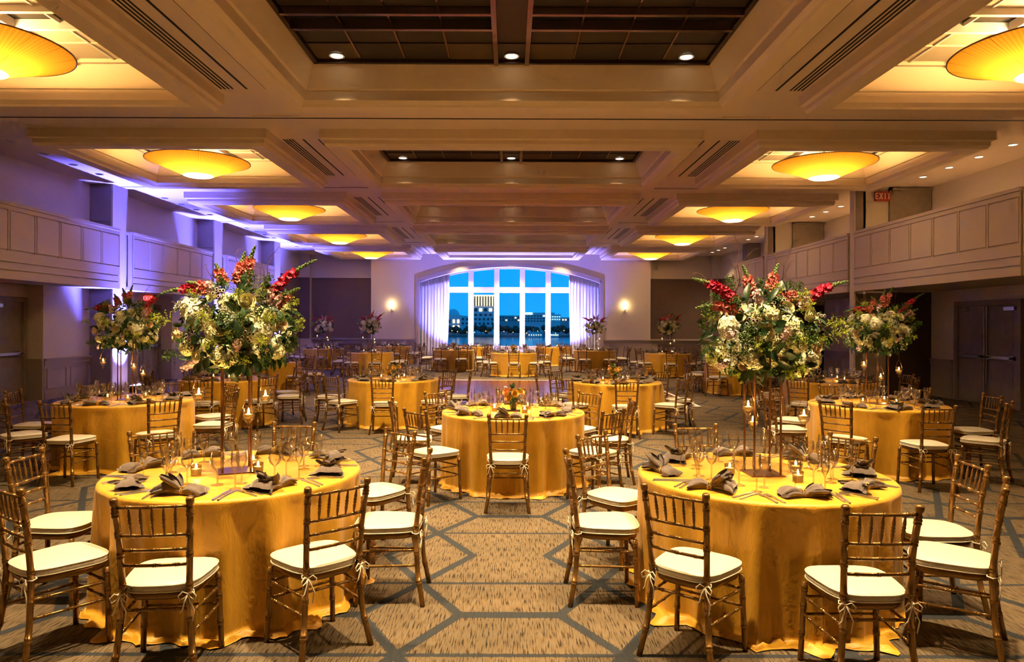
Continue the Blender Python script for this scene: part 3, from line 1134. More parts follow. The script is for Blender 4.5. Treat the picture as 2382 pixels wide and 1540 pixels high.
for (p0, p1, lab, tall) in ((1225, 1264, 'white double-deck riverboat with funnel moored at the far bank', 1), (1279, 1301, 'small white low-roofed boat moored at the far bank', 0)):
    D = 480
    x0, x1 = (p0 - CX) * D / F, (p1 - CX) * D / F
    cx_, hw = (x0 + x1) / 2, (x1 - x0) / 2
    b = tag(empty('river_boat', (cx_, D, ZW)), lab, 'boat')
    hb = MB()
    hb.add([(-hw, -1.5, 1.2), (hw, -1.5, 1.2), (hw, 1.5, 1.2), (-hw, 1.5, 1.2), (-hw + .8, -1.2, 0), (hw - .8, -1.2, 0), (hw - .8, 1.2, 0), (-hw + .8, 1.2, 0)],
           [(0, 1, 2, 3), (4, 5, 1, 0), (5, 6, 2, 1), (6, 7, 3, 2), (7, 4, 0, 3), (4, 7, 6, 5)])
    hb.build('hull', K['conc'], b)
    dk = MB().box(-hw * .8, hw * .8, -1.2, 1.2, 1.2, 2.6).build('lower_deck', K['conc'], b)
    for i in range(6):
        x = -hw * .7 + hw * 1.4 * i / 5
        MB().box(x - .3, x + .3, -1.26, -1.2, 1.6, 2.2).build('window', K['farcool'] if i % 2 else K['farlit'], b)
    if tall:
        MB().box(-hw * .6, hw * .6, -1, 1, 2.6, 3.9).build('upper_deck', K['conc'], b)
        MB().tube([(-hw * .2, 0, 3.9), (-hw * .2, 0, 6.2)], .35, 8).build('funnel', K['conc2'], b)
        MB().tube([(hw * .1, 0, 3.9), (hw * .1, 0, 5.6)], .1, 6).build('mast', K['conc2'], b)
    else:
        MB().box(-hw * .9, hw * .9, -1.3, 1.3, 2.6, 2.8).build('roof', K['conc'], b)

# ------------------------------------------------------------------ uplights
cnt = 0
for k in (2, 3, 4):
    y = YCOLS[k] + .33
    u = tag(empty('floor_uplight', (-9.22, y, 0)), 'black floor uplight washing the %s purple column' % ('nearest the single door with exit sign', 'middle', 'last before the window')[k - 2], 'uplight')
    MB().box(-.10, .10, -.22, .22, 0.0, .16).build('housing', K['black'], u)
    MB().box(-.07, .07, -.19, .19, .16, .168).build('led_strip', K['uplight'], u)
    MB().tube([(0, -.26, .02), (0, -.26, .20), (0, .26, .20), (0, .26, .02)], .012, 6).build('yoke', K['black'], u)
    lamp('SPOT', 'uplight_beam', (-9.22, y, .22), 5200, PURPLE, .12, (-9.56, y, 3.2), 72, 1.0)
for i, x in enumerate(MUL[1:5]):
    u = tag(empty('window_uplight', (x, YB - .22, 0)), 'small black uplight at the foot of a window mullion', 'uplight', 'uplights along the window sill')
    MB().box(-.14, .14, -.08, .08, 0.0, .15).build('housing', K['black'], u)
    MB().box(-.12, .12, -.06, .06, .15, .157).build('led_strip', K['uplight'], u)
    lamp('SPOT', 'window_uplight_beam', (x, YB - .20, .19), 800, (.26, .26, 1.0), .05, (x, YB + .25, 3.4), 85, 1.0)
for s in (-1, 1):
    u = tag(empty('window_uplight', (AC + s * 3.2, YB - .95, 0)), 'small black uplight at the foot of the %s curtain' % ('purple-column side' if s < 0 else 'exit-sign side'), 'uplight')
    MB().box(-.14, .14, -.08, .08, 0.0, .15).build('housing', K['black'], u)
    MB().box(-.12, .12, -.06, .06, .15, .157).build('led_strip', K['uplight'], u)
    lamp('SPOT', 'window_uplight_beam', (AC + s * 3.2, YB - .93, .19), 1100, (.15, .15, 1.0), .05, (AC + s * 2.7, YB + .2, 4.0), 95, 1.0)

# ------------------------------------------------------------------ sconces, exit signs
for s, nm in ((-1, 'purple-column'), (1, 'exit-sign')):
    x = (911 if s < 0 else 1453)
    X = (x - CX) * YB / F
    e = tag(empty('wall_sconce', (X, YB, 2.30)), 'crystal wall sconce with opal glass shade, %s side of the arch' % nm, 'wall lamp')
    MB().lathe([(.06, 0), (.06, .02)], 16).xf(Matrix.Rotation(PI / 2, 4, 'X')).build('back_plate', K['steel'], e)
    MB().tube([(0, 0, 0), (0, -.10, -.02), (0, -.14, .08)], .012, 8).build('arm', K['steel'], e, True)
    MB().lathe([(.03, .08), (.05, .09), (.05, .12), (.03, .13)], 14, (0, -.14, 0)).build('socket', K['steel'], e, True)
    MB().lathe([(.055, .13), (.085, .22), (.095, .34), (.085, .46), (.075, .47), (.08, .34), (.05, .15)], 20, (0, -.14, 0), cap1=False).build('shade', K['opal'], e, True)
    dr = MB()
    for q in range(3):
        dr.ball((0, -.14, -.02 - .09 * q), .018 - .003 * q, 6, 4)
    dr.build('crystal_drop', K['glass'], e, True)


def exit_letters(parent, m, s, y, z):
    """E X I T from bars, s = letter height, facing -y"""
    h, t = s, s * .17
    w = s * .5

    def bar(mb, x0, z0, x1, z1):
        d = Vector((x1 - x0, 0, z1 - z0))
        L = d.length
        a = math.atan2(d.z, d.x)
        c, sn = math.cos(a), math.sin(a)
        nx_, nz_ = -sn * t / 2, c * t / 2
        mb.add([(x0 + nx_, y, z0 + nz_), (x0 - nx_, y, z0 - nz_), (x1 - nx_, y, z1 - nz_), (x1 + nx_, y, z1 + nz_)], [(0, 1, 2, 3)])
    gap = w * 1.42
    x = -gap * 1.5
    z0, z1 = z - h / 2, z + h / 2
    L = MB()
    bar(L, x - w / 2 + t / 2, z0, x - w / 2 + t / 2, z1)
    for zz in (z0 + t / 2, z, z1 - t / 2):
        bar(L, x - w / 2, zz, x + w / 2, zz)
    L.build('letter_e', m, parent)
    x += gap
    L = MB()
    bar(L, x - w / 2, z0, x + w / 2, z1)
    bar(L, x - w / 2, z1, x + w / 2, z0)
    L.build('letter_x', m, parent)
    x += gap * .92
    L = MB()
    bar(L, x, z0, x, z1)
    L.build('letter_i', m, parent)
    x += gap * .85
    L = MB()
    bar(L, x - w / 2, z1 - t / 2, x + w / 2, z1 - t / 2)
    bar(L, x, z0, x, z1)
    L.build('letter_t', m, parent)


e = tag(empty('exit_sign', (8.99, 17.09, 4.82)), 'red exit sign with pale letters beside the balcony door', 'exit sign')
MB().box(-.175, .175, -.06, .03, -.115, .115).build('housing', K['exitbg'], e)
exit_letters(e, K['exitlt'], .15, -.063, 0)
for k, yy in ((1, 13.9), (2, 20.0)):
    e = tag(empty('exit_sign', (-10.28, yy, 2.40)), 'glowing red exit sign under the balcony by the %s door' % ('second' if k == 1 else 'third'), 'exit sign')
    MB().box(-.16, .16, -.03, .03, -.11, .11).build('housing', K['red'], e)
    exit_letters(e, K['redglow'], .14, -.033, 0)
    MB().tube([(0, 0, .11), (0, 0, .16)], .02, 6).build('mount', K['steel'], e)
    e.scale = (.72, .72, .72)

# ------------------------------------------------------------------ chairs
ZTOP = .885


def ringed(path_fn, t0, t1, rings, r0, rr, base_r=None, half=.0045):
    """tube path and radii with bamboo rings at parameters given"""
    ts = [(t0, 0), (t1, 0)]
    for q in rings:
        ts += [(q - half * 1.5, 0), (q - half, 1), (q + half, 1), (q + half * 1.5, 0)]
    k = 8
    for i in range(1, k):
        t = t0 + (t1 - t0) * i / k
        if all(abs(t - q) > half * 2 for q in rings):
            ts.append((t, 0))
    ts.sort()
    return [path_fn(t) for t, _ in ts], [(rr if f else r0) for _, f in ts]


def lerp_pts(pts, z):
    for i in range(len(pts) - 1):
        if pts[i][0] <= z <= pts[i + 1][0]:
            t = (z - pts[i][0]) / (pts[i + 1][0] - pts[i][0])
            t = t * t * (3 - 2 * t) * .5 + t * .5
            return [pts[i][k] + (pts[i + 1][k] - pts[i][k]) * t for k in (1, 2)]
    return pts[-1][1:]


POST = [(0.0, .196, -.228), (.20, .163, -.193), (.42, .148, -.180), (.62, .154, -.196), (.90, .168, -.236)]


def post_pt(z, s):
    x, y = lerp_pts(POST, z)
    return (s * x, y, z)


def chair_parts(n):
    parts = []
    for s in (-1, 1):
        p, r = ringed(lambda z: post_pt(z, s), 0, .838, [.13, .145, .30, .315, .455, .47, .60, .615, .70, .715, .80, .815], .0155, .0182)
        top = post_pt(.838, s)
        tp = [post_pt(z, s) for z in (.842, .848, .856, .868, .878, .885)]
        p += tp
        r += [.0125, .0125, .0185, .0195, .0190, .0140]
        parts.append(('back_post', MB().tube(p, r, n), 'gold', None))
    for s in (-1, 1):
        f = lambda z: (s * (.178 + .016 * (.4 - z) / .4), .160 + .012 * (.4 - z) / .4, z)
        p, r = ringed(f, 0, .40, [.13, .145, .27, .285, .36, .375], .0145, .017)
        parts.append(('leg', MB().tube(p, r, n), 'gold', None))

    def rail(z, dz=0.0, dbl=True):
        xw, y = lerp_pts(POST, z)
        f = lambda t: (t * xw, y - .012 * (1 - t * t), z + dz * (1 - t * t))
        p, r = ringed(f, -1, 1, [-.66, -.60, -.03, .03, .60, .66] if dbl else [0], .0085, .0105, half=.012)
        return MB().tube(p, r, max(5, n - 2))
    parts.append(('top_rail', rail(.842), 'gold', None))
    for z in (.705, .635, .562):
        parts.append(('cross_rail', rail(z), 'gold', None))
    for i in range(5):
        u = -.62 + .31 * i
        x0, y0 = lerp_pts(POST, .705)
        x1, y1 = lerp_pts(POST, .842)
        a = Vector((u * x0, y0 - .012 * (1 - u * u), .705))
        b = Vector((u * x1, y1 - .012 * (1 - u * u), .842))
        ts = [0, .08, .2, .32, .40, .44, .50, .56, .60, .68, .8, .92, 1]
        rs = [.004, .0045, .0065, .0085, .0065, .0098, .0068, .0098, .0065, .0085, .0065, .0045, .004]
        parts.append(('spindle', MB().tube([a.lerp(b, t) for t in ts], rs, max(5, n - 2)), 'gold', None))
    for s in (-1, 1):
        for z in (.325, .235):
            xb, yb = lerp_pts(POST, z)
            xf, yf = .178 + .016 * (.4 - z) / .4, .160 + .012 * (.4 - z) / .4
            f = lambda t: (s * (xb + (xf - xb) * t), yb + (yf - yb) * t, z)
            p, r = ringed(f, 0, 1, [.18, .22, .48, .52, .78, .82], .0075, .0095, half=.010)
            parts.append(('stretcher', MB().tube(p, r, max(5, n - 2)), 'gold', None))
    for z in (.325, .235):
        xf, yf = .178 + .016 * (.4 - z) / .4, .160 + .012 * (.4 - z) / .4
        p, r = ringed(lambda t: (t * xf, yf, z), -1, 1, [-.6, -.55, 0, .55, .6], .0075, .0095, half=.012)
        parts.append(('stretcher', MB().tube(p, r, max(5, n - 2)), 'gold', None))
    xb, yb = lerp_pts(POST, .35)
    p, r = ringed(lambda t: (t * xb, yb, .35), -1, 1, [-.6, -.55, 0, .55, .6], .0075, .0095, half=.012)
    parts.append(('stretcher', MB().tube(p, r, max(5, n - 2)), 'gold', None))

    def outline(k, sc_):
        a = 2 * PI * k / 28
        c, s_ = math.cos(a), math.sin(a)
        ex = .55
        y = .190 * math.copysign(abs(s_) ** ex, s_) * sc_
        x = math.copysign(abs(c) ** ex, c) * (.158 + .040 * (y + .19) / .38) * sc_
        return x, y + .002

    def layered(levels):
        m = MB()
        vs, fs = [], []
        for z, s_ in levels:
            for k in range(28):
                x, y = outline(k, s_)
                vs.append((x, y, z))
        for i in range(len(levels) - 1):
            for k in range(28):
                k2 = (k + 1) % 28
                fs.append((i * 28 + k, i * 28 + k2, (i + 1) * 28 + k2, (i + 1) * 28 + k))
        fs.append(tuple(range(27, -1, -1)))
        fs.append(tuple((len(levels) - 1) * 28 + k for k in range(28)))
        return m.add(vs, fs)
    parts.append(('seat', layered([(.392, .94), (.396, .98), (.412, 1.0), (.424, .985), (.428, .95)]), 'gold', None))
    parts.append(('cushion', layered([(.427, .97), (.430, 1.02), (.440, 1.045), (.456, 1.045), (.464, 1.03), (.468, 1.0), (.474, .93), (.480, .75), (.484, .45), (.485, .1)]), 'cush', None))
    for zz in (.4635, .4335):
        pp = [outline(k, 1.05) + (zz,) for k in range(29)]
        parts.append(('piping', MB().tube(pp, .0032, 5, cap=False), 'tie', 'cushion'))
    for s in (-1, 1):
        t = MB()
        cx_, cy_, cz = s * .150, -.204, .425
        t.tube([(cx_, cy_ + .006, cz), (cx_ + s * .022, cy_ + .02, cz), (cx_ + s * .010, cy_ + .045, cz + .004), (cx_ - s * .015, cy_ + .045, cz + .006)], .0032, 5)
        for q in (-1, 1):
            t.tube([(cx_, cy_, cz), (cx_ + q * .022, cy_ - .010, cz + .014), (cx_ + q * .040, cy_ - .014, cz - .004), (cx_ + q * .034, cy_ - .012, cz - .026), (cx_ + q * .012, cy_ - .006, cz - .014), (cx_, cy_, cz)], .0030, 5)
            t.tube([(cx_, cy_, cz), (cx_ + q * .012, cy_ - .012, cz - .03), (cx_ + q * .026 + .004, cy_ - .010, cz - .07), (cx_ + q * .028 - .006, cy_ - .006, cz - .105 - .02 * q)], .0032, 5)
        parts.append(('tie', t, 'tie', 'cushion'))
    return parts


CH_HI = [(nm, mb.mesh(nm, K[mk], True), par) for nm, mb, mk, par in chair_parts(9)]
lowp = chair_parts(5)
fm = MB()
for nm, mb, mk, par in lowp:
    if nm not in ('cushion', 'tie', 'piping'):
        fm.add(mb.v, mb.f)
LOW_FRAME = fm.mesh('frame', K['gold'], True)
LOW_CUSH = [mb for nm, mb, mk, par in lowp if nm == 'cushion'][0].mesh('cushion', K['cush'], True)
LOW_TIES = [mb.mesh('cushion_tie', K['tie'], True) for nm, mb, mk, par in lowp if nm == 'tie']


def chair(x, y, rz, label, group, hi=True):
    e = tag(empty('chiavari_chair', (x, y, 0), rz), label, 'chair', group)
    if hi:
        cu = None
        for nm, me, par in CH_HI:
            o = inst(nm, me, e if par is None else cu)
            if nm == 'cushion':
                cu = o
    else:
        inst('frame', LOW_FRAME, e)
        cu = inst('cushion', LOW_CUSH, e)
        for me in LOW_TIES:
            inst('cushion_tie', me, cu)
    return e


# ------------------------------------------------------------------ tables
RT, ZT = .765, .755


def cloth_mb(seed, nphi, offs):
    rr = random.Random(seed)
    ph = [(rr.choice((9, 11, 13, 15, 18, 22)), rr.uniform(0, 6.28), rr.uniform(.4, 1)) for _ in range(3)]
    tot = sum(a for _, _, a in ph)
    ph2 = [(k, rr.uniform(0, 6.28)) for k in (3, 5, 8, 12, 17)]
    ph3 = [(k, rr.uniform(0, 6.28)) for k in (21, 29, 37)]

    def fold(a):
        return sum(w * (1 - 2 * abs(math.sin(k * a / 2 + p)) ** .8) for k, p, w in ph) / tot * 2.0

    def nz(a):
        return sum(math.cos(k * a + p) for k, p in ph2) / 3.0

    def nz3(a):
        return sum(math.cos(k * a + p) for k, p in ph3) / 3.0
    lv = [('t', .02), ('t', .25), ('t', .5), ('t', .70), ('t', .745), ('e', .0), ('e', .35), ('e', .7), ('e', 1.0)]
    for z in (.70, .65, .58, .50, .42, .34, .26, .18, .11, .06, .03):
        lv.append(('d', z))
    for q in (.18, .38, .58, .78, .92, 1.0):
        lv.append(('f', q))
    vs, fs = [], []
    for kind, q in lv:
        for k in range(nphi):
            a = 2 * PI * k / nphi
            between = .5 - .5 * math.cos(8 * (a + PI / 2 - offs))      # 0 at the chairs, 1 between them
            if kind == 't':
                r, z = q, ZT
            elif kind == 'e':
                r = .745 + .022 * math.sin(q * PI / 2)
                z = ZT - .022 * (1 - math.cos(q * PI / 2))
            else:
                zz = q if kind == 'd' else .03
                t = (.733 - zz) / .703
                r = .766 + .012 * t + .042 * fold(a) * t ** .5 + .022 * t * between
                z = zz
                if kind == 'f':
                    r0 = r
                    rend = r0 + .018 + .02 * between + .11 * max(0, nz(a)) ** 1.5
                    r = r0 + (rend - r0) * q
                    z = .006 + .022 * (1 - q) + .034 * abs(nz3(a + q * .5)) * math.sin(PI * min(1, q + .12)) + (.014 * max(0, nz3(a)) if q == 1.0 else 0)
            vs.append((r * math.cos(a), r * math.sin(a), z))
    n = nphi
    for i in range(len(lv) - 1):
        for k in range(n):
            k2 = (k + 1) % n
            fs.append((i * n + k, (i + 1) * n + k, (i + 1) * n + k2, i * n + k2))
    fs.append(tuple(range(n)))
    return MB().add(vs, fs)


FAR_CLOTH = [cloth_mb(100 + i, 72, 0).mesh('tablecloth', K['cloth'], True) for i in range(3)]
TOP_ME = MB().lathe([(.72, .70), (.735, .705), (.735, .735), (.72, .74)], 40).mesh('tabletop', K['tabletop'])
LEG_ME = MB().tube([(0, 0, 0.03), (0, 0, .70)], .05, 8).mesh('pedestal', K['steel'])

# name, X, Y, chair angle offset, centrepiece, near?, reference phrase
TABLES = [
    ('T1', -1.73, 4.45, 0, 'tall', True, 'tall-bouquet table farthest from window, column side'),
    ('T2', 1.58, 4.42, 2, 'tall', True, 'tall-bouquet table farthest from window, exit side'),
    ('T3', 0.03, 7.60, 0, 'low', True, 'rose-vase table amid four tall-bouquet tables'),
    ('T4', -4.67, 8.58, 2, 'tall', True, 'tall-bouquet table beside purple column wall'),
    ('T20', 4.38, 8.42, -2, 'tall', True, 'tall-bouquet table beside double doors'),
    ('T5', -4.81, 11.95, 2, 'low', True, 'rose-vase table by middle purple column'),
    ('T19', 5.42, 11.9, 0, 'votive', True, 'candle table just past double doors'),
    ('T21', -1.99, 12.0, 3, 'low', True, "rose-vase table, dance floor's column-side corner"),
    ('T22', 1.72, 11.65, 0, 'low', True, "rose-vase table, dance floor's exit-side corner"),
    ('T6', -5.9, 17.2, 10, 'votive', True, 'candle table flanking dance floor, column side'),
    ('T17', 5.65, 17.6, 0, 'votive', True, 'candle table flanking dance floor, exit side'),
    ('T8', -4.68, 23.5, 22, 'tall', False, 'tall-bouquet table between dance floor and column-side sconce'),
    ('T11', 0.1, 23.4, 0, 'low', False, 'rose-vase table between dance floor and window'),
    ('T16', 5.22, 23.4, -8, 'tall', False, 'tall-bouquet table before far brown wall, exit side'),
    ('T10', -2.1, 26.0, 22, 'low', False, 'rose-vase table before column-side curtain'),
    ('T15', 3.08, 25.9, 22, 'tall', False, 'tall-bouquet table before exit-side curtain'),
    ('T7', -7.1, 26.8, 10, 'tall', False, 'tall-bouquet table in purple-lit far corner'),
    ('T12', -1.5, 29.6, 0, 'votive', False, 'candle table against window, column side'),
    ('T13', 1.8, 29.5, 22, 'votive', False, 'candle table against window, exit side'),
    ('T9', -5.02, 30.3, 15, 'votive', False, 'candle table under column-side sconce'),
]
ANG = {'T1': {0: (3.5, .98), 1: (44.6, 1.0), 7: (-40, .99), 6: (-86, 1.05), 2: (87, .98), 3: (136, 1.06)},
       'T2': {7: (-38.5, 1.0), 0: (4.5, 1.04), 1: (50, 1.02), 6: (-89, .99), 5: (-130, 1.05), 2: (81, .98), 3: (130, 1.0)}}
SIDE = ['away-from-window side', 'exit-away corner', 'exit side', 'exit-window corner', 'window side', 'column-window corner', 'column side', 'column-away corner']


def in_frame(x, y, z0=0, z1=1.0, marg=60):
    if y < 1.6:
        return False
    px_ = CX + x * F / y
    py0 = CY + (CAMZ - z1) * F / y
    return -marg < px_ < W + marg and py0 < H + 40


# ---- tableware meshes
gobl = [(.0, .0), (.034, .0), (.035, .003), (.012, .008), (.0045, .016), (.0045, .075), (.010, .085), (.026, .098), (.037, .120), (.0405, .145), (.038, .170), (.034, .188)]
wine = [(.0, .0), (.031, .0), (.032, .003), (.010, .008), (.004, .016), (.004, .090), (.009, .098), (.024, .110), (.033, .132), (.034, .155), (.030, .185)]
flut = [(.0, .0), (.030, .0), (.031, .003), (.009, .008), (.0038, .016), (.0038, .085), (.008, .097), (.018, .115), (.0245, .145), (.025, .170), (.022, .205), (.0205, .215)]
GLASSME = {}
for nm, pr in (('water_goblet', gobl), ('wine_glass', wine), ('champagne_flute', flut)):
    GLASSME[nm] = (MB().lathe(pr, 20, cap0=False, cap1=False).mesh(nm, K['glass'], True), MB().lathe(pr, 10, cap0=False, cap1=False).mesh(nm, K['glass'], True))


def fork_mb():
    m = MB()
    hz = .003

    def slab(pts):  # list of (y, halfwidth, z)
        vs, fs = [], []
        for y, w, z in pts:
            vs += [(-w, y, z), (w, y, z), (w, y, z + hz), (-w, y, z + hz)]
        for i in range(len(pts) - 1):
            a, b = i * 4, i * 4 + 4
            fs += [(a, a + 1, b + 1, b), (a + 3, b + 3, b + 2, a + 2), (a, b, b + 3, a + 3), (a + 1, a + 2, b + 2, b + 1)]
        fs += [(0, 3, 2, 1), tuple(len(vs) - 4 + k for k in range(4))]
        m.add(vs, fs)
    slab([(-.10, .004, .0), (-.092, .0085, .0), (-.06, .007, .001), (0, .0035, .006), (.03, .004, .007), (.045, .011, .004), (.058, .012, .002)])
    for q in range(4):
        x = -.0093 + .0062 * q
        m.box(x - .0017, x + .0017, .056, .098, .002, .005)
    return m


def knife_mb():
    m = MB()
    pts = [(-.11, .004, .0), (-.10, .009, .0), (-.06, .008, .001), (0, .0055, .003), (.012, .006, .003), (.02, .009, .002), (.08, .0095, .001), (.105, .007, .001), (.118, .001, .001)]
    vs, fs = [], []
    for y, w, z in pts:
        vs += [(-w, y, z), (w, y, z), (w * .8, y, z + .0035), (-w, y, z + .0035)]
    for i in range(len(pts) - 1):
        a, b = i * 4, i * 4 + 4
        fs += [(a, a + 1, b + 1, b), (a + 3, b + 3, b + 2, a + 2), (a, b, b + 3, a + 3), (a + 1, a + 2, b + 2, b + 1)]
    fs += [(0, 3, 2, 1), tuple(len(vs) - 4 + k for k in range(4))]
    return m.add(vs, fs)


FORK = fork_mb().mesh('fork', K['silver'], False)
KNIFE = knife_mb().mesh('knife', K['silver'], False)


def napkin_mb(seed, stand):
    """gathered cloth: a tail, a waist at the ring (x=0) and a fan; stand lifts folded lobes"""
    rr = random.Random(seed)
    m = MB()
    p1, p2 = rr.uniform(0, 6), rr.uniform(0, 6)

    def body(u, v):
        # v along length -1..1.3 , u round
        t = -1 + 2.15 * v
        x = t * .135
        if t < 0:
            w = .017 + .030 * (1 - (1 + t) ** 2) * (-t) * 2.2 + (.0 if t > -.98 else -.012)
            hh = .016 + .016 * math.sin(PI * min(1, -t))
            if t < -.93:
                w *= .45
                hh *= .5
        else:
            w = .017 + (.075 if stand else .050) * t ** 1.3
            hh = .016 + .020 * math.sin(min(1, t) * PI * .8) * (1.0 + .3 * stand)
            if t > 1.1:
                hh *= .55
        a = 2 * PI * u
        f = 1 + (.16 if abs(t) > .12 else .05) * math.sin(5 * a + p1 + 3 * t) + .10 * math.sin(9 * a + p2 - 2 * t) * min(1, abs(t) * 3)
        y = w * math.cos(a) * f + .012 * math.sin(3 * t + p1)
        z = max(.002, hh + hh * math.sin(a) * f)
        return (x, y, z)
    m.grid(26, 20, body, closed=True)
    nl = 3 if stand else 2
    for q in range(nl):
        ang = (-.65 + 1.3 * q / (nl - 1)) + rr.uniform(-.15, .15)
        lift = (.55 if stand else .18) + rr.uniform(-.1, .15)
        L = .145 if stand else .15
        wd = .042 if stand else .026

        def lobe(u, v, ang=ang, lift=lift, L=L, wd=wd):
            a = -2.2 + 4.4 * u
            rr_ = .008 + wd * (math.sin(PI * min(1, .12 + .55 * v)) ** 1.2) * (1 - .12 * v)
            l_ = L * v * (1 - .12 * abs(math.cos(a)) * v)
            lx, lz = l_ * math.cos(lift), l_ * math.sin(lift) + .022
            oy = rr_ * math.sin(a)
            oz = rr_ * (1 - math.cos(a)) * .45
            x = lx - oz * math.sin(lift)
            z = lz + oz * math.cos(lift)
            return (x * math.cos(ang) - oy * math.sin(ang) + .022, x * math.sin(ang) + oy * math.cos(ang), max(.004, z))
        m.grid(11, 8, lobe)
    return m


NAPK = [napkin_mb(i, i % 2).mesh('napkin', K['napk'], True) for i in range(4)]
rm = MB()
for k in range(14):
    a = 2 * PI * k / 14
    for xx in (-.011, .0, .011):
        rm.ball((xx, .0245 * math.cos(a + (.22 if xx == 0 else 0)), .0235 + .0225 * math.sin(a + (.22 if xx == 0 else 0))), .0056, 6, 4)
RING = rm.mesh('napkin_ring', K['ring'], True)

# ---- votive candle
CUP = MB().lathe([(.006, .0), (.028, .0), (.030, .004), (.033, .066), (.031, .066), (.028, .008), (.004, .006)], 18, cap0=False, cap1=False).mesh('glass_cup', K['cup'], True)
WAX = MB().lathe([(.027, .007), (.0285, .041), (.020, .043), (.002, .042)], 16).mesh('wax', K['wax'], True)
FLM = MB().lathe([(.0015, .042), (.0060, .048), (.0070, .054), (.0048, .064), (.0008, .076)], 10).mesh('flame', K['flame'], True)


def votive(x, y, z, label, group, light=True):
    e = tag(empty('votive_candle', (x, y, z)), label, 'candle', group)
    inst('glass_cup', CUP, e)
    inst('wax', WAX, e)
    inst('flame', FLM, e)
    if light:
        lamp('POINT', 'candle_glow', (x, y, z + .058), 1.5, (1.0, .60, .18), .012)
    return e


HCUP = MB().lathe([(.004, -.055), (.012, -.050), (.006, -.035), (.014, -.022), (.030, -.004), (.036, .02), (.036, .062), (.034, .062), (.033, .02), (.02, .0)], 18, cap1=False).mesh('glass_bowl', K['cup'], True)
HWAX = MB().lathe([(.018, .0), (.031, .016), (.031, .026), (.002, .026)], 16).mesh('wax', K['wax'], True)
HWIRE = MB().tube([(-.035, 0, .06), (-.022, 0, .11), (0, 0, .15), (.022, 0, .11), (.035, 0, .06)], .0015, 5).tube([(0, 0, .15), (0, 0, .33)], .0014, 5).mesh('wire', K['copper'])


def hanging_votive(x, y, z, label, group, light=True):
    e = tag(empty('hanging_votive', (x, y, z)), label, 'candle', group)
    inst('glass_bowl', HCUP, e)
    inst('wax', HWAX, e)
    inst('flame', FLM, e, (0, 0, -.012))
    inst('wire', HWIRE, e)
    if light:
        lamp('POINT', 'candle_glow', (x, y, z + .045), 2.2, (1.0, .60, .18), .012)


# ------------------------------------------------------------------ flower meshes
def fib(n):
    g = PI * (3 - math.sqrt(5))
    out = []
    for i in range(n):
        z = 1 - 2 * (i + .5) / n
        r = math.sqrt(1 - z * z)
        out.append(Vector((r * math.cos(g * i), r * math.sin(g * i), z)))
    return out


def frame_from(d):
    d = d.normalized()
    a = Vector((0, 0, 1)) if abs(d.z) < .9 else Vector((1, 0, 0))
    u = a.cross(d).normalized()
    v = d.cross(u)
    return u, v, d


def hyd_mb(seed, N=250, R=.075):
    rr = random.Random(seed)
    m = MB()
    m.ball((0, 0, 0), R * .84, 12, 8, 1)
    for d in fib(N):
        d = (d + Vector((rr.uniform(-.1, .1), rr.uniform(-.1, .1), rr.uniform(-.1, .1)))).normalized()
        u, v, w = frame_from(d)
        w = (w + u * rr.uniform(-.5, .5) + v * rr.uniform(-.5, .5)).normalized()
        u = (u - w * u.dot(w)).normalized()
        v = w.cross(u)
        tw = rr.uniform(0, PI)
        r0 = R * rr.uniform(.90, 1.07)
        s = R * .155 * rr.uniform(.75, 1.25)
        c = d * r0
        for q in range(4):
            a = tw + q * PI / 2
            e = u * math.cos(a) + v * math.sin(a)
            g = u * -math.sin(a) + v * math.cos(a)
            m.add([c, c + e * s * .55 + g * s * .62 + w * s * .30, c + e * s * 1.15 + g * s * .42 + w * s * .16, c + e * s * 1.15 - g * s * .42 + w * s * .16, c + e * s * .55 - g * s * .62 + w * s * .30], [(0, 1, 2, 3, 4)], 0)
    return m


def rose_mb(seed, R=.038):
    rr = random.Random(seed)
    m = MB()
    layers = [(3, .28, .95, .10), (4, .48, .98, .30), (5, .70, .92, .62), (6, .95, .72, 1.0)]
    for li, (n, rad, hgt, opn) in enumerate(layers):
        for k in range(n):
            a0 = 2 * PI * k / n + li * .6 + rr.uniform(-.1, .1)
            wdt = 2 * PI / n * 1.25

            def pet(u, v, a0=a0, wdt=wdt, rad=rad, hgt=hgt, opn=opn):
                a = a0 + (u - .5) * wdt
                edge = 1 - (abs(u - .5) * 2) ** 2.5 * .28
                r = R * rad * (.35 + .65 * math.sin(min(1, v * 1.15) * PI / 2)) + R * opn * .28 * max(0, v - .6) ** 1.2 * 2.2
                z = R * 1.25 * hgt * v * edge
                return (r * math.cos(a), r * math.sin(a), z)
            m.grid(5, 5, pet)
    m.ball((0, 0, R * .2), R * .5, 8, 5)
    return m.xf(Matrix.Translation((0, 0, -R * .35)))


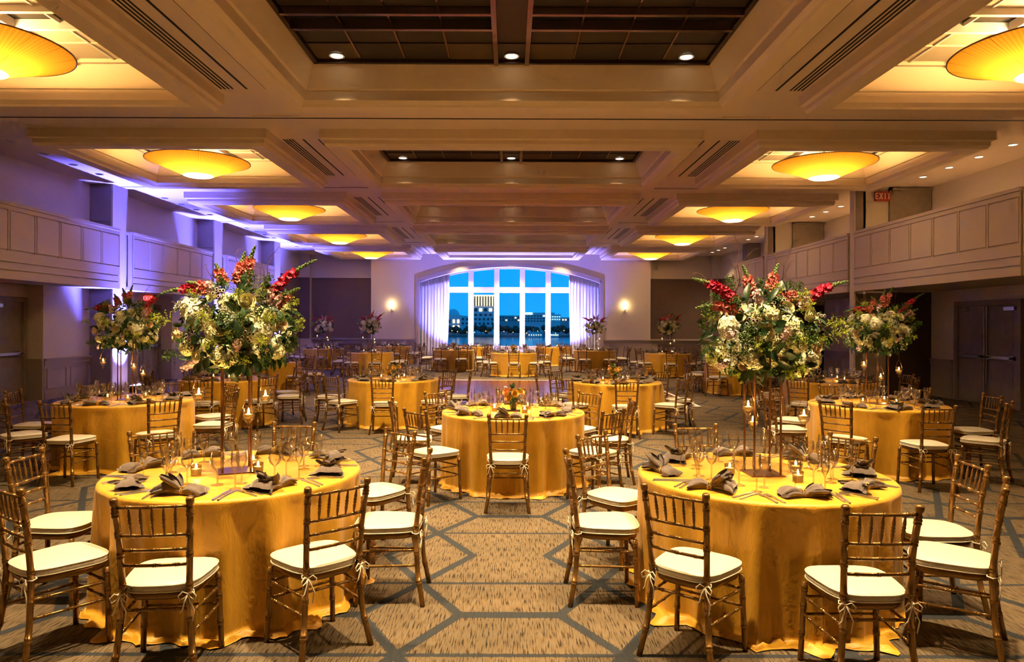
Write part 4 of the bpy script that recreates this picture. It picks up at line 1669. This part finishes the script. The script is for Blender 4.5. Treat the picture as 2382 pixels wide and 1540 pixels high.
def snap_mb(seed, L, curve, bloom_frac=.62):
    """flower spike growing +z and bending to +x; returns stem mesh and blossom mesh builders"""
    rr = random.Random(seed)
    st, bl = MB(), MB()

    def P(t):
        return Vector((curve * t * t * L, 0, L * t * (1 - .18 * abs(curve) * t)))
    st.tube([P(i / 10 * 1.0 - .25) for i in range(11)] + [P(.86), P(1.0)], [.0045] * 11 + [.003, .001], 6)
    n = 46
    for i in range(n):
        t = .10 + .88 * i / n
        ang = i * 2.4
        p = P(t)
        d = Vector((math.cos(ang), math.sin(ang), .35)).normalized()
        if t < bloom_frac:
            s = .029 * (1.12 - .5 * t)
            u, v, w = frame_from(d)
            c0 = p + d * s * .55
            for q in range(6):
                a = q * PI / 3 + rr.uniform(-.3, .3)
                e = (u * math.cos(a) + v * math.sin(a))
                g = (v * math.cos(a) - u * math.sin(a))
                k1, k2 = rr.uniform(.7, 1.0), rr.uniform(.1, .7)
                lip = w * s * k2

                def pt(uu, vv, e=e, g=g, k1=k1, lip=lip, c0=c0, w=w, s=s, q=q):
                    wd = math.sin(PI * (.18 + .6 * vv)) * .62
                    return c0 + e * s * k1 * vv + g * s * wd * (uu - .5) * 1.6 + lip * vv + w * s * .22 * math.sin(uu * 7 + q) * vv
                bl.grid(4, 3, pt)
        else:
            s = .014 * (1.35 - t)
            st.ball(tuple(p + d * s * .8), s * 1.1, 5, 4, 1, 1.35)
    return st, bl


def leaf_mb(L, wd, bend=.25, pt=1.0):
    m = MB()

    def f(u, v):
        w = wd * math.sin(PI * min(1, max(.02, v)) ** pt) ** .75
        x = (u - .5) * 2 * w
        return (x, L * v, -bend * L * v * v + abs(x) * .25)
    m.grid(5, 7, f)
    return m


def sprig_mb(seed, L=.13, n=13, sub=20, s=.0036):
    rr = random.Random(seed)
    m = MB()
    for b in range(n):
        t = b / (n - 1)
        base = Vector((0, 0, L * .25 + L * .55 * t))
        ang = b * 2.4
        d = Vector((math.cos(ang) * (1.1 - .7 * t), math.sin(ang) * (1.1 - .7 * t), .55 + .5 * t)).normalized()
        l2 = L * .55 * (1.1 - .6 * t)
        for k in range(sub):
            q = base + d * l2 * (k / sub) + Vector((rr.uniform(-1, 1), rr.uniform(-1, 1), rr.uniform(-.6, 1))) * s * 1.8 + Vector((0, 0, -.3 * l2 * (k / sub) ** 2))
            for z in range(2):
                e = Vector((rr.uniform(-1, 1), rr.uniform(-1, 1), rr.uniform(-1, 1))).normalized() * s
                g = e.cross(Vector((rr.uniform(-1, 1), rr.uniform(-1, 1), rr.uniform(-1, 1)))).normalized() * s * .8
                m.add([q - e, q + g, q + e, q - g], [(0, 1, 2, 3)])
    return m


def umbel_mb(seed, R=.055):
    rr = random.Random(seed)
    m = MB()
    for d in fib(90):
        if d.z < .35:
            continue
        c = Vector((d.x, d.y, d.z * .35)) * R
        m.tube([(0, 0, -.03), c], .0007, 3, 1, cap=False)
        for q in range(4):
            o = c + Vector((rr.uniform(-1, 1), rr.uniform(-1, 1), rr.uniform(-.3, .4))) * .007
            m.ball(tuple(o), .0032, 5, 3, 0)
    return m


def stock_mb(seed, L=.10):
    rr = random.Random(seed)
    m = MB()
    for i in range(44):
        t = i / 44
        a = i * 2.4
        rd = rr.uniform(.010, .026)
        p = Vector((math.cos(a) * rd, math.sin(a) * rd, L * t + rr.uniform(-.008, .008)))
        d = Vector((math.cos(a) + rr.uniform(-.6, .6), math.sin(a) + rr.uniform(-.6, .6), .5 + rr.uniform(-.5, .5))).normalized()
        u, v, w = frame_from(d)
        s = .0115 * (1.1 - .4 * t)
        for q in range(5):
            b = q * 2 * PI / 5
            e = u * math.cos(b) + v * math.sin(b)
            g = v * math.cos(b) - u * math.sin(b)
            m.add([p, p + (e + w * .3) * s * .7 + g * s * .5, p + (e * 1.1 + w * .15) * s, p + (e + w * .3) * s * .7 - g * s * .5], [(0, 1, 2, 3)])
    return m


def waxflower_mb(seed):
    rr = random.Random(seed)
    m = MB()
    for i in range(8):
        o = Vector((rr.uniform(-1, 1), rr.uniform(-1, 1), rr.uniform(-.3, .6))) * .026
        m.tube([(0, 0, -.04), tuple(o)], .0008, 3, 1, cap=False)
        m.lathe([(.003, -.004), (.008, .0), (.0085, .006), (.006, .006), (.005, .002)], 8, tuple(o), 1)
        m.lathe([(.0085, .0062), (.0062, .0068)], 8, tuple(o), 0, cap0=False, cap1=False)
    return m


def twig_pts(seed, L, lean):
    rr = random.Random(seed)
    p = Vector((0, 0, 0))
    d = Vector((lean, rr.uniform(-.2, .2), 1)).normalized()
    out = [p.copy()]
    ph = rr.uniform(0, 6)
    n = 18
    for i in range(n):
        wob = Vector((math.sin(ph + i * .75) * .38, math.cos(ph * 1.3 + i * .6) * .3, .15 * math.sin(i * .5 + ph)))
        d = (d * .8 + wob * .45 + Vector((lean * .12, 0, .12 if i < n * .7 else -.18))).normalized()
        p = p + d * L / n
        out.append(p.copy())
    return out


def twig_mb(seed, L, lean):
    pts = twig_pts(seed, L, lean)
    n = len(pts)
    m = MB().tube(pts, [.0035 * (1 - .75 * i / n) for i in range(n)], 5)
    rr = random.Random(seed + 5)
    for q in range(2):
        b = pts[5 + 4 * q]
        sub = twig_pts(seed + 9 + q, L * .4, lean + rr.uniform(-1, 1))
        m.tube([b + s for s in sub], [.002 * (1 - .7 * i / n) for i in range(len(sub))], 4)
    return m


FM = {}
FM['hyd'] = [hyd_mb(1).mesh('hydrangea', [K['hyd'], K['hydc']]), hyd_mb(2).mesh('hydrangea', [K['hyd2'], K['hydc']])]
FM['rose'] = [rose_mb(1).mesh('rose', K['rose'], True), rose_mb(2).mesh('rose', K['rose2'], True), rose_mb(3).mesh('rose', K['rose3'], True), rose_mb(4).mesh('rose', K['rose4'], True)]
FM['leaf'] = [leaf_mb(.085, .024, .25).mesh('leaf', K['leaf'], True), leaf_mb(.060, .026, .15, .8).mesh('leaf', K['leaf2'], True), leaf_mb(.11, .020, .4).mesh('leaf', K['leaf'], True)]
FM['sprig'] = [sprig_mb(1).mesh('goldenrod_sprig', K['solid']), sprig_mb(2, .13, 12, 17, .0042).mesh('fern_sprig', K['fern'])]
FM['umbel'] = umbel_mb(3).mesh('lace_umbel', [K['lace'], K['bud']])
FM['stock'] = stock_mb(4).mesh('stock_spike', K['stock'])
FM['waxf'] = waxflower_mb(5).mesh('waxflower', [K['lace'], K['waxf']])
FM['core'] = MB().ball((0, 0, 0), 1, 14, 9).mesh('foliage_core', K['moss'], True)
SN = {}


def snap(colr, L, curve, seed):
    key = (colr, L, curve, seed)
    if key not in SN:
        st, bl = snap_mb(seed, L, curve, .66 if colr == 'mag' else .6)
        SN[key] = (st.mesh('snapdragon', [K['bud'], K['bud']], True), bl.mesh('blossom', K[colr], True))
    return SN[key]


def orient(d, tw=0.0):
    u, v, w = frame_from(Vector(d))
    q = Matrix((u, v, w)).transposed().to_euler()
    mm = Matrix((u, v, w)).transposed() @ Matrix.Rotation(tw, 3, 'Z')
    return mm.to_euler()


def bouquet(e, z0, spec, seed, nleaf=95, scale=1.0, detail=True):
    """flower mass centred at height z0 above the parent; spec gives the photographed arrangement of the blooms (x, z metres)"""
    rr = random.Random(seed)
    A, B, C = .30 * scale, .28 * scale, .25 * scale
    inst('foliage_core', FM['core'], e, (0, 0, z0 - .02), scale=(A * .50, B * .50, C * .58))

    def surf(x, z, fr=-1.0, pad=1.0):
        # point on the ellipsoid shell, front side for fr<0
        k = 1 - (x / (A * 1.18)) ** 2 - (z / (C * 1.2)) ** 2
        y = fr * B * math.sqrt(max(.02, k)) * pad
        return Vector((x, y, z))
    for (x, z, r, v) in spec['hyd']:
        p = surf(x * scale, z * scale, -1, .85)
        inst('hydrangea', FM['hyd'][v], e, (p.x, p.y, p.z + z0), orient(p, rr.uniform(0, 6)), (r / .075 * .78, r / .075 * .72, r / .075 * .66))
        if detail or rr.random() < .6:
            p = surf(-x * scale * .9, z * scale * .9, 1, .85)
            inst('hydrangea', FM['hyd'][1 - v], e, (p.x, p.y, p.z + z0), orient(p, rr.uniform(0, 6)), (r / .075 * .9,) * 3)
    for (x, z, r, v) in spec['rose']:
        p = surf(x * scale, z * scale, -1, 1.0)
        d = p.normalized() + Vector((0, -.5, .1))
        inst('rose', FM['rose'][v], e, (p.x, p.y, p.z + z0), orient(d, rr.uniform(0, 6)), (r / .038,) * 3)
        p = surf(-x * scale * .8, z * scale, 1, 1.0)
        inst('rose', FM['rose'][1 - v], e, (p.x, p.y, p.z + z0), orient(p, rr.uniform(0, 6)), (r / .038,) * 3)
    for (x, z, tx, tz, c) in spec['snap']:
        dx, dz = (tx - x) * scale, (tz - z) * scale
        L = math.hypot(dx, dz) * 1.22
        L = round(L, 2)
        me_s, me_b = snap(c, L, .35 if abs(dx) > .08 else .12, int(abs(x * 1000)) % 7)
        y = rr.uniform(-.13, -.02) * scale
        # rotate spike: local +z -> (dx, ?, dz), bend direction +x -> outward
        base = Vector((x * scale, y, z * scale + z0))
        dirv = Vector((dx, rr.uniform(-.03, .03), dz)).normalized()
        sgn = 1 if dx >= 0 else -1
        xax = Vector((sgn, 0, 0))
        yax = dirv.cross(xax).normalized()
        xax = yax.cross(dirv)
        mm = Matrix((xax, yax, dirv)).transposed()
        o = inst('snapdragon', me_s, e, base, mm.to_euler())
        inst('blossom', me_b, o)
    for (x, z) in spec['umb']:
        p = surf(x * scale, z * scale, -1, 1.1)
        inst('lace_umbel', FM['umbel'], e, (p.x, p.y, p.z + z0), orient(p + Vector((0, 0, .1))), (1.1 * scale,) * 3)
    for (x, z, tx, tz) in spec['stock']:
        p = surf(x * scale, z * scale, -1, .95)
        inst('stock_spike', FM['stock'], e, (p.x, p.y, p.z + z0), orient((tx, -.35, tz)), (scale,) * 3)
    for (x, z, v) in spec['sprig']:
        p = surf(x * scale, z * scale, -1, .95)
        inst(('goldenrod_sprig', 'fern_sprig')[v], FM['sprig'][v], e, (p.x, p.y, p.z + z0), orient(p.normalized() + Vector((0, -.2, .2)), rr.uniform(0, 6)), (1.15 * scale,) * 3)
    for (x, z) in spec['wax']:
        p = surf(x * scale, z * scale, -1, 1.08)
        inst('waxflower', FM['waxf'], e, (p.x, p.y, p.z + z0), orient(p + Vector((0, -.4, 0))), (1.25 * scale,) * 3)
    if detail:
        for q in range(46):
            a = rr.uniform(0, 2 * PI)
            zz = rr.uniform(-.8, .85)
            k_ = math.sqrt(1 - zz * zz)
            p = Vector((A * math.cos(a) * k_, B * math.sin(a) * k_, zz * C))
            v = 0 if q % 3 == 0 else 1
            inst(('goldenrod_sprig', 'fern_sprig')[v], FM['sprig'][v], e, (p.x * .85, p.y * .85, p.z + z0), orient(p + Vector((0, 0, .08)), rr.uniform(0, 6)), (rr.uniform(.9, 1.3) * scale,) * 3)
    # leaves: over the whole mass, more of them below
    for d in fib(nleaf):
        d = (d + Vector((rr.uniform(-.3, .3), rr.uniform(-.3, .3), rr.uniform(-.3, .3)))).normalized()
        k = rr.choice((0, 0, 1, 2))
        p = Vector((d.x * A, d.y * B, d.z * C)) * rr.uniform(.92, 1.16)
        out = (d + Vector((rr.uniform(-.7, .7), rr.uniform(-.7, .7), rr.uniform(-.9, .35)))).normalized()
        nrm = d - out * d.dot(out)
        if nrm.length < 1e-3:
            continue
        nrm.normalize()
        xx = out.cross(nrm)
        mm = Matrix((xx, out, nrm)).transposed()
        s = rr.uniform(.6, 1.15) * scale
        inst('leaf', FM['leaf'][k], e, (p.x, p.y, p.z + z0), mm.to_euler(), (s, s, s))
    # drooping leaves under the mass
    for q in range(int(nleaf * .28)):
        a = rr.uniform(0, 2 * PI)
        r_ = rr.uniform(.45, 1.0)
        p = Vector((A * r_ * math.cos(a), B * r_ * math.sin(a), -C * rr.uniform(.6, .95)))
        out = Vector((math.cos(a) * .5, math.sin(a) * .5, -1)).normalized()
        nrm = Vector((math.cos(a), math.sin(a), .3)).normalized()
        nrm = (nrm - out * nrm.dot(out)).normalized()
        mm = Matrix((out.cross(nrm), out, nrm)).transposed()
        s = rr.uniform(.7, 1.15) * scale
        inst('leaf', FM['leaf'][q % 2], e, (p.x, p.y, p.z + z0), mm.to_euler(), (s, s, s))
    for (x, z, L, lean, sd) in spec['twig']:
        key = ('twig', L, lean, sd)
        if key not in SN:
            SN[key] = twig_mb(sd, L, lean).mesh('willow_twig', K['twig'], True)
        inst('willow_twig', SN[key], e, (x * scale, .02, z * scale + z0), (0, 0, 0), (scale,) * 3)


SPEC1 = dict(
    hyd=[(-.145, .055, .105, 1), (.04, .135, .085, 0), (-.215, .11, .085, 1), (.21, -.04, .095, 1), (.17, .02, .075, 0), (.0, -.185, .10, 0), (-.25, -.13, .07, 0), (.28, -.16, .06, 0)],
    rose=[(.145, .145, .046, 0), (.015, -.01, .046, 0), (-.30, -.055, .042, 1), (.315, .01, .038, 1), (-.165, -.165, .036, 0), (-.06, .17, .03, 0)],
    snap=[(-.05, .20, -.36, .31, 'mag'), (-.12, .20, -.22, .30, 'coral'), (.02, .25, .025, .44, 'coral'), (.07, .25, .11, .47, 'coral'), (.19, .13, .36, .45, 'mag'), (.24, .10, .33, .26, 'coral'), (-.05, .25, -.08, .37, 'coral')],
    umb=[(.06, .06), (-.33, .13)],
    stock=[(-.07, .18, -.1, 1), (.09, -.13, .2, .2), (-.23, -.22, -.3, -.2), (.27, .12, .5, .5), (.24, .15, .4, .6)],
    sprig=[(-.04, .03, 0), (.20, -.08, 0), (-.31, .02, 0), (.13, .22, 1), (.20, .21, 1), (-.02, -.09, 0), (.27, .02, 1), (-.3, -.16, 1)],
    wax=[(-.18, -.10), (.17, -.06), (-.15, -.05), (-.01, .19)],
    twig=[(.0, .20, .34, .1, 3), (.15, .20, .36, .25, 8), (-.12, .2, .26, -.35, 14), (-.3, .05, .20, -.9, 21)])
SPEC2 = dict(
    hyd=[(-.055, .095, .105, 0), (-.265, .03, .085, 1), (-.06, -.04, .09, 0), (.135, -.06, .085, 0), (-.13, -.155, .095, 1), (.265, -.17, .085, 1), (.21, -.23, .07, 0), (.07, .0, .05, 0)],
    rose=[(.20, .09, .046, 0), (-.33, -.13, .036, 0), (.25, -.085, .04, 1), (.055, .14, .036, 0), (-.17, -.20, .03, 1)],
    snap=[(-.20, .17, -.37, .37, 'mag'), (-.17, .12, -.39, .22, 'coral'), (-.07, .20, -.095, .39, 'coral'), (.01, .22, .04, .40, 'coral'), (.19, .14, .39, .37, 'mag'), (.06, .18, .18, .27, 'coral')],
    umb=[(-.24, -.10), (-.21, -.06)],
    stock=[(-.10, .17, -.2, 1), (.02, -.04, .1, .3), (-.24, -.01, -.3, 0), (.15, .15, .3, .6), (-.25, -.19, -.4, -.1)],
    sprig=[(.33, -.02, 0), (.05, -.20, 0), (.09, -.17, 0), (-.19, .13, 1), (-.16, -.03, 1), (.12, .11, 0), (.11, .16, 0), (.30, .03, 0), (-.3, -.1, 1)],
    wax=[(-.16, .05), (-.17, .0), (.27, .08), (.0, .17)],
    twig=[(-.17, .20, .44, -.05, 31), (.08, .22, .40, .25, 37), (-.25, .18, .30, -.8, 41), (.33, -.02, .2, 1.5, 52)])
def jit(spec, sd):
    rr = random.Random(sd)
    out = {}
    for k, lst in spec.items():
        q = []
        for t in lst:
            t = list(t)
            f = -1 if sd % 2 else 1
            t[0] = f * t[0] + rr.uniform(-.02, .02)
            t[1] = t[1] + rr.uniform(-.02, .02)
            if k == 'snap':
                t[2] = f * t[2]
            q.append(tuple(t))
        out[k] = q
    return out


ROD = MB().tube([(0, 0, .008), (0, 0, .74)], .0075, 8).mesh('rod', K['copper'])
PLATE = MB().box(-.105, .105, -.105, .105, 0, .008).mesh('base_plate', K['copper'])
TRAY = MB().box(-.10, .10, -.10, .10, .73, .74).mesh('tray', K['copper'])


def tall_centerpiece(tx, ty, key, ref, near):
    rz = {'T1': .42, 'T2': .04}.get(key, .3)
    e = tag(empty('tall_centerpiece', (tx, ty, ZT), 0), 'hydrangea and snapdragon bouquet on copper rods, %s' % ref.replace('tall-bouquet table ', 'table '), 'flower arrangement')
    st = inst('base_plate', PLATE, e, (0, 0, 0), (0, 0, rz))
    for sx in (-1, 1):
        for sy in (-1, 1):
            p = Matrix.Rotation(rz, 3, 'Z') @ Vector((sx * .082, sy * .082, 0))
            inst('rod', ROD, e, p)
    inst('tray', TRAY, e, (0, 0, 0), (0, 0, rz))
    zc = .89 if key != 'T1' else .915
    spec = {'T1': SPEC1, 'T2': SPEC2}.get(key)
    sc_ = 1.0
    if spec is None:
        sd = int(key[1:])
        spec = jit(SPEC2 if sd % 2 else SPEC1, sd)
    bouquet(e, zc, spec, int(key[1:]) + 3, 210 if near else 70, sc_, near)
    # hanging candles
    spots = {'T1': [(-.14, -.22, 1.235), (.17, -.25, 1.12), (.10, .24, 1.18)], 'T2': [(-.15, -.18, 1.17), (.21, -.12, 1.11), (.03, .26, 1.02)]}.get(key)
    if spots is None:
        spots = [(-.22, -.12, 1.20), (.17, -.16, 1.14), (.12, .15, 1.04)]
    for (dx, dy, z) in spots:
        hanging_votive(tx + dx, ty + dy, z, 'glass votive hanging under bouquet, %s' % ref, 'hanging votives at the ' + ref, near)


def low_centerpiece(tx, ty, ref, near, seed):
    e = tag(empty('low_centerpiece', (tx, ty, ZT)), 'small rose and greenery bouquet in glass vase, ' + ref.replace('rose-vase ', ''), 'flower arrangement')
    rr = random.Random(seed)
    MB().box(-.075, .075, -.075, .075, 0, .006).build('mirror_tile', K['copper'], e)
    MB().lathe([(.035, .006), (.04, .012), (.038, .05), (.052, .12), (.055, .125), (.048, .12), (.03, .02)], 14, cap1=False).build('vase', K['cup'], e, True)
    inst('foliage_core', FM['core'], e, (0, 0, .165), scale=(.06, .06, .055))
    MB().lathe([(.03, .014), (.034, .05), (.045, .115), (.01, .13)], 12).build('stems', K['moss'], e, True)
    pts = [(0.02, -.075, .19, 0), (-.07, -.03, .20, 1), (.08, .02, .20, 0), (-.02, .07, .21, 1), (-.05, -.06, .15, 0)]
    for (x, y, z, v) in pts:
        d = Vector((x, y, z - .12))
        inst('rose', FM['rose'][v + 2], e, (x, y, z), orient(d + Vector((0, -.06, 0))), (1.0,) * 3)
    for q in range(26 if near else 14):
        d = Vector((rr.uniform(-1, 1), rr.uniform(-1, 1), rr.uniform(-.4, 1))).normalized()
        p = d * .075
        nrm = Vector((0, 0, 1)) - d * d.z
        nrm = nrm.normalized() if nrm.length > .01 else Vector((1, 0, 0))
        mm = Matrix((d.cross(nrm), d, nrm)).transposed()
        inst('leaf', FM['leaf'][q % 2], e, (p.x, p.y, p.z + .165), mm.to_euler(), (.8,) * 3)
    for q in range(5):
        d = Vector((rr.uniform(-1, 1), rr.uniform(-1, 1), rr.uniform(.2, 1))).normalized()
        v = q % 2
        inst(('goldenrod_sprig', 'fern_sprig')[v], FM['sprig'][v], e, (d.x * .05, d.y * .05, .17 + d.z * .05), orient(d), (.65,) * 3)
    inst('stock_spike', FM['stock'], e, (-.06, .03, .20), orient((-.5, .2, 1)), (.7,) * 3)


# ------------------------------------------------------------------ set every table
for ti, (key, tx, ty, off, cp, near, ref) in enumerate(TABLES):
    rr = random.Random(ti * 7 + 1)
    front = ti < 9
    t = tag(empty('round_table', (tx, ty, 0)), 'round table under floor-length gold cloth, the ' + ref, 'table')
    offr = math.radians(off)
    if front:
        cloth_mb(ti + 40, 168 if ti < 3 else 120, offr).build('tablecloth', K['cloth'], t, True)
    else:
        inst('tablecloth', FAR_CLOTH[ti % 3], t, (0, 0, 0), (0, 0, offr))
    inst('tabletop', TOP_ME, t)
    inst('pedestal', LEG_ME, t)
    hi = ty < 20
    for k in range(8):
        th = offr + k * PI / 4
        r = 1.065 + rr.uniform(-.02, .03)
        tj = th + rr.uniform(-.05, .05)
        if k in ANG.get(key, {}):
            tj, r = math.radians(ANG[key][k][0]), ANG[key][k][1]
        x, y = tx + r * math.sin(tj), ty - r * math.cos(tj)
        if in_frame(x, y):
            chair(x, y, tj + rr.uniform(-.09, .09), 'gold chair with ivory cushion, %s of %s' % (SIDE[k], ref), 'chairs at the ' + ref, hi)
        # place setting between centre and rim
        ux, uy = math.sin(th), -math.cos(th)          # outward
        vx, vy = math.cos(th), math.sin(th)           # guest's left-right axis

        def at(rad, tan):
            return (tx + ux * rad + vx * tan, ty + uy * rad + vy * tan)
        if not in_frame(*at(.5, 0), .75, 1.0, 0):
            continue
        hi_g = 0 if ty < 10 else 1
        gl = [('water_goblet', .40, .045), ('champagne_flute', .475, .17)]
        if ty < 20:
            gl.append(('wine_glass', .37, .155))
        for nm, ra, ta in gl:
            gx, gy = at(ra + rr.uniform(-.02, .02), ta + rr.uniform(-.02, .02))
            o = inst(nm, GLASSME[nm][hi_g], None, (gx, gy, ZT - .0005), (0, 0, rr.uniform(0, 6)))
            tag(o, 'clear %s, %s of %s' % (nm.replace('_', ' '), SIDE[k], ref), 'glass', '%ss on the %s' % (nm.replace('_', ' '), ref))
        nx_, ny_ = at(.61 + rr.uniform(-.02, .02), -.03 + rr.uniform(-.02, .02))
        e = tag(empty('napkin', (nx_, ny_, ZT + .0005), th + rr.choice((0, PI)) + rr.uniform(-.5, .5)), 'taupe napkin in gold ring, %s of %s' % (SIDE[k], ref), 'napkin', 'napkins on the ' + ref)
        inst('cloth', NAPK[rr.randrange(4)], e, scale=(.9, .9, .9))
        inst('napkin_ring', RING, e, scale=(.9, .9, .9))
        if ty < 14:
            for nm, me, tan0 in (('fork', FORK, -.218), ('fork', FORK, -.184), ('knife', KNIFE, .165), ('knife', KNIFE, .196)):
                qx, qy = at(.62 + rr.uniform(-.012, .012), tan0 + rr.uniform(-.006, .006))
                o = inst(nm, me, None, (qx, qy, ZT + .0004), (0, 0, th + (.12 if nm == 'fork' else -.10) + rr.uniform(-.07, .07)))
                tag(o, 'silver %s, %s of %s' % (nm, SIDE[k], ref), nm, '%ss on the %s' % (nm, ref))
    # candles round the centre
    vang = {'T1': [(-.19, -.14), (.05, .16), (.16, -.06)], 'T2': [(-.21, -.02), (.13, -.23), (.23, .05)]}.get(key, [(-.20, -.06), (.12, -.20), (.16, .14)])
    for (dx, dy) in vang:
        votive(tx + dx, ty + dy, ZT - .0005, 'lit votive in glass cup on the ' + ref, 'votive candles on the ' + ref, ty < 13)
    if cp == 'tall':
        tall_centerpiece(tx, ty, key, ref, ty < 13)
    elif cp == 'low':
        low_centerpiece(tx, ty, ref, ty < 13, ti)

# ------------------------------------------------------------------ one lamp in every ceiling downlight, straight down
for q, (x, y) in enumerate(CANS):
    off = y < 8.0            # the same downlights above and just before the camera, out of the picture
    lamp('SPOT', 'downlight_%d_offscreen' % q if off else 'downlight_lamp', (x, y, 4.98 if y < 4.5 else 5.26), WASH, WARM, .08, (x, y, 0), 82, 1.0)
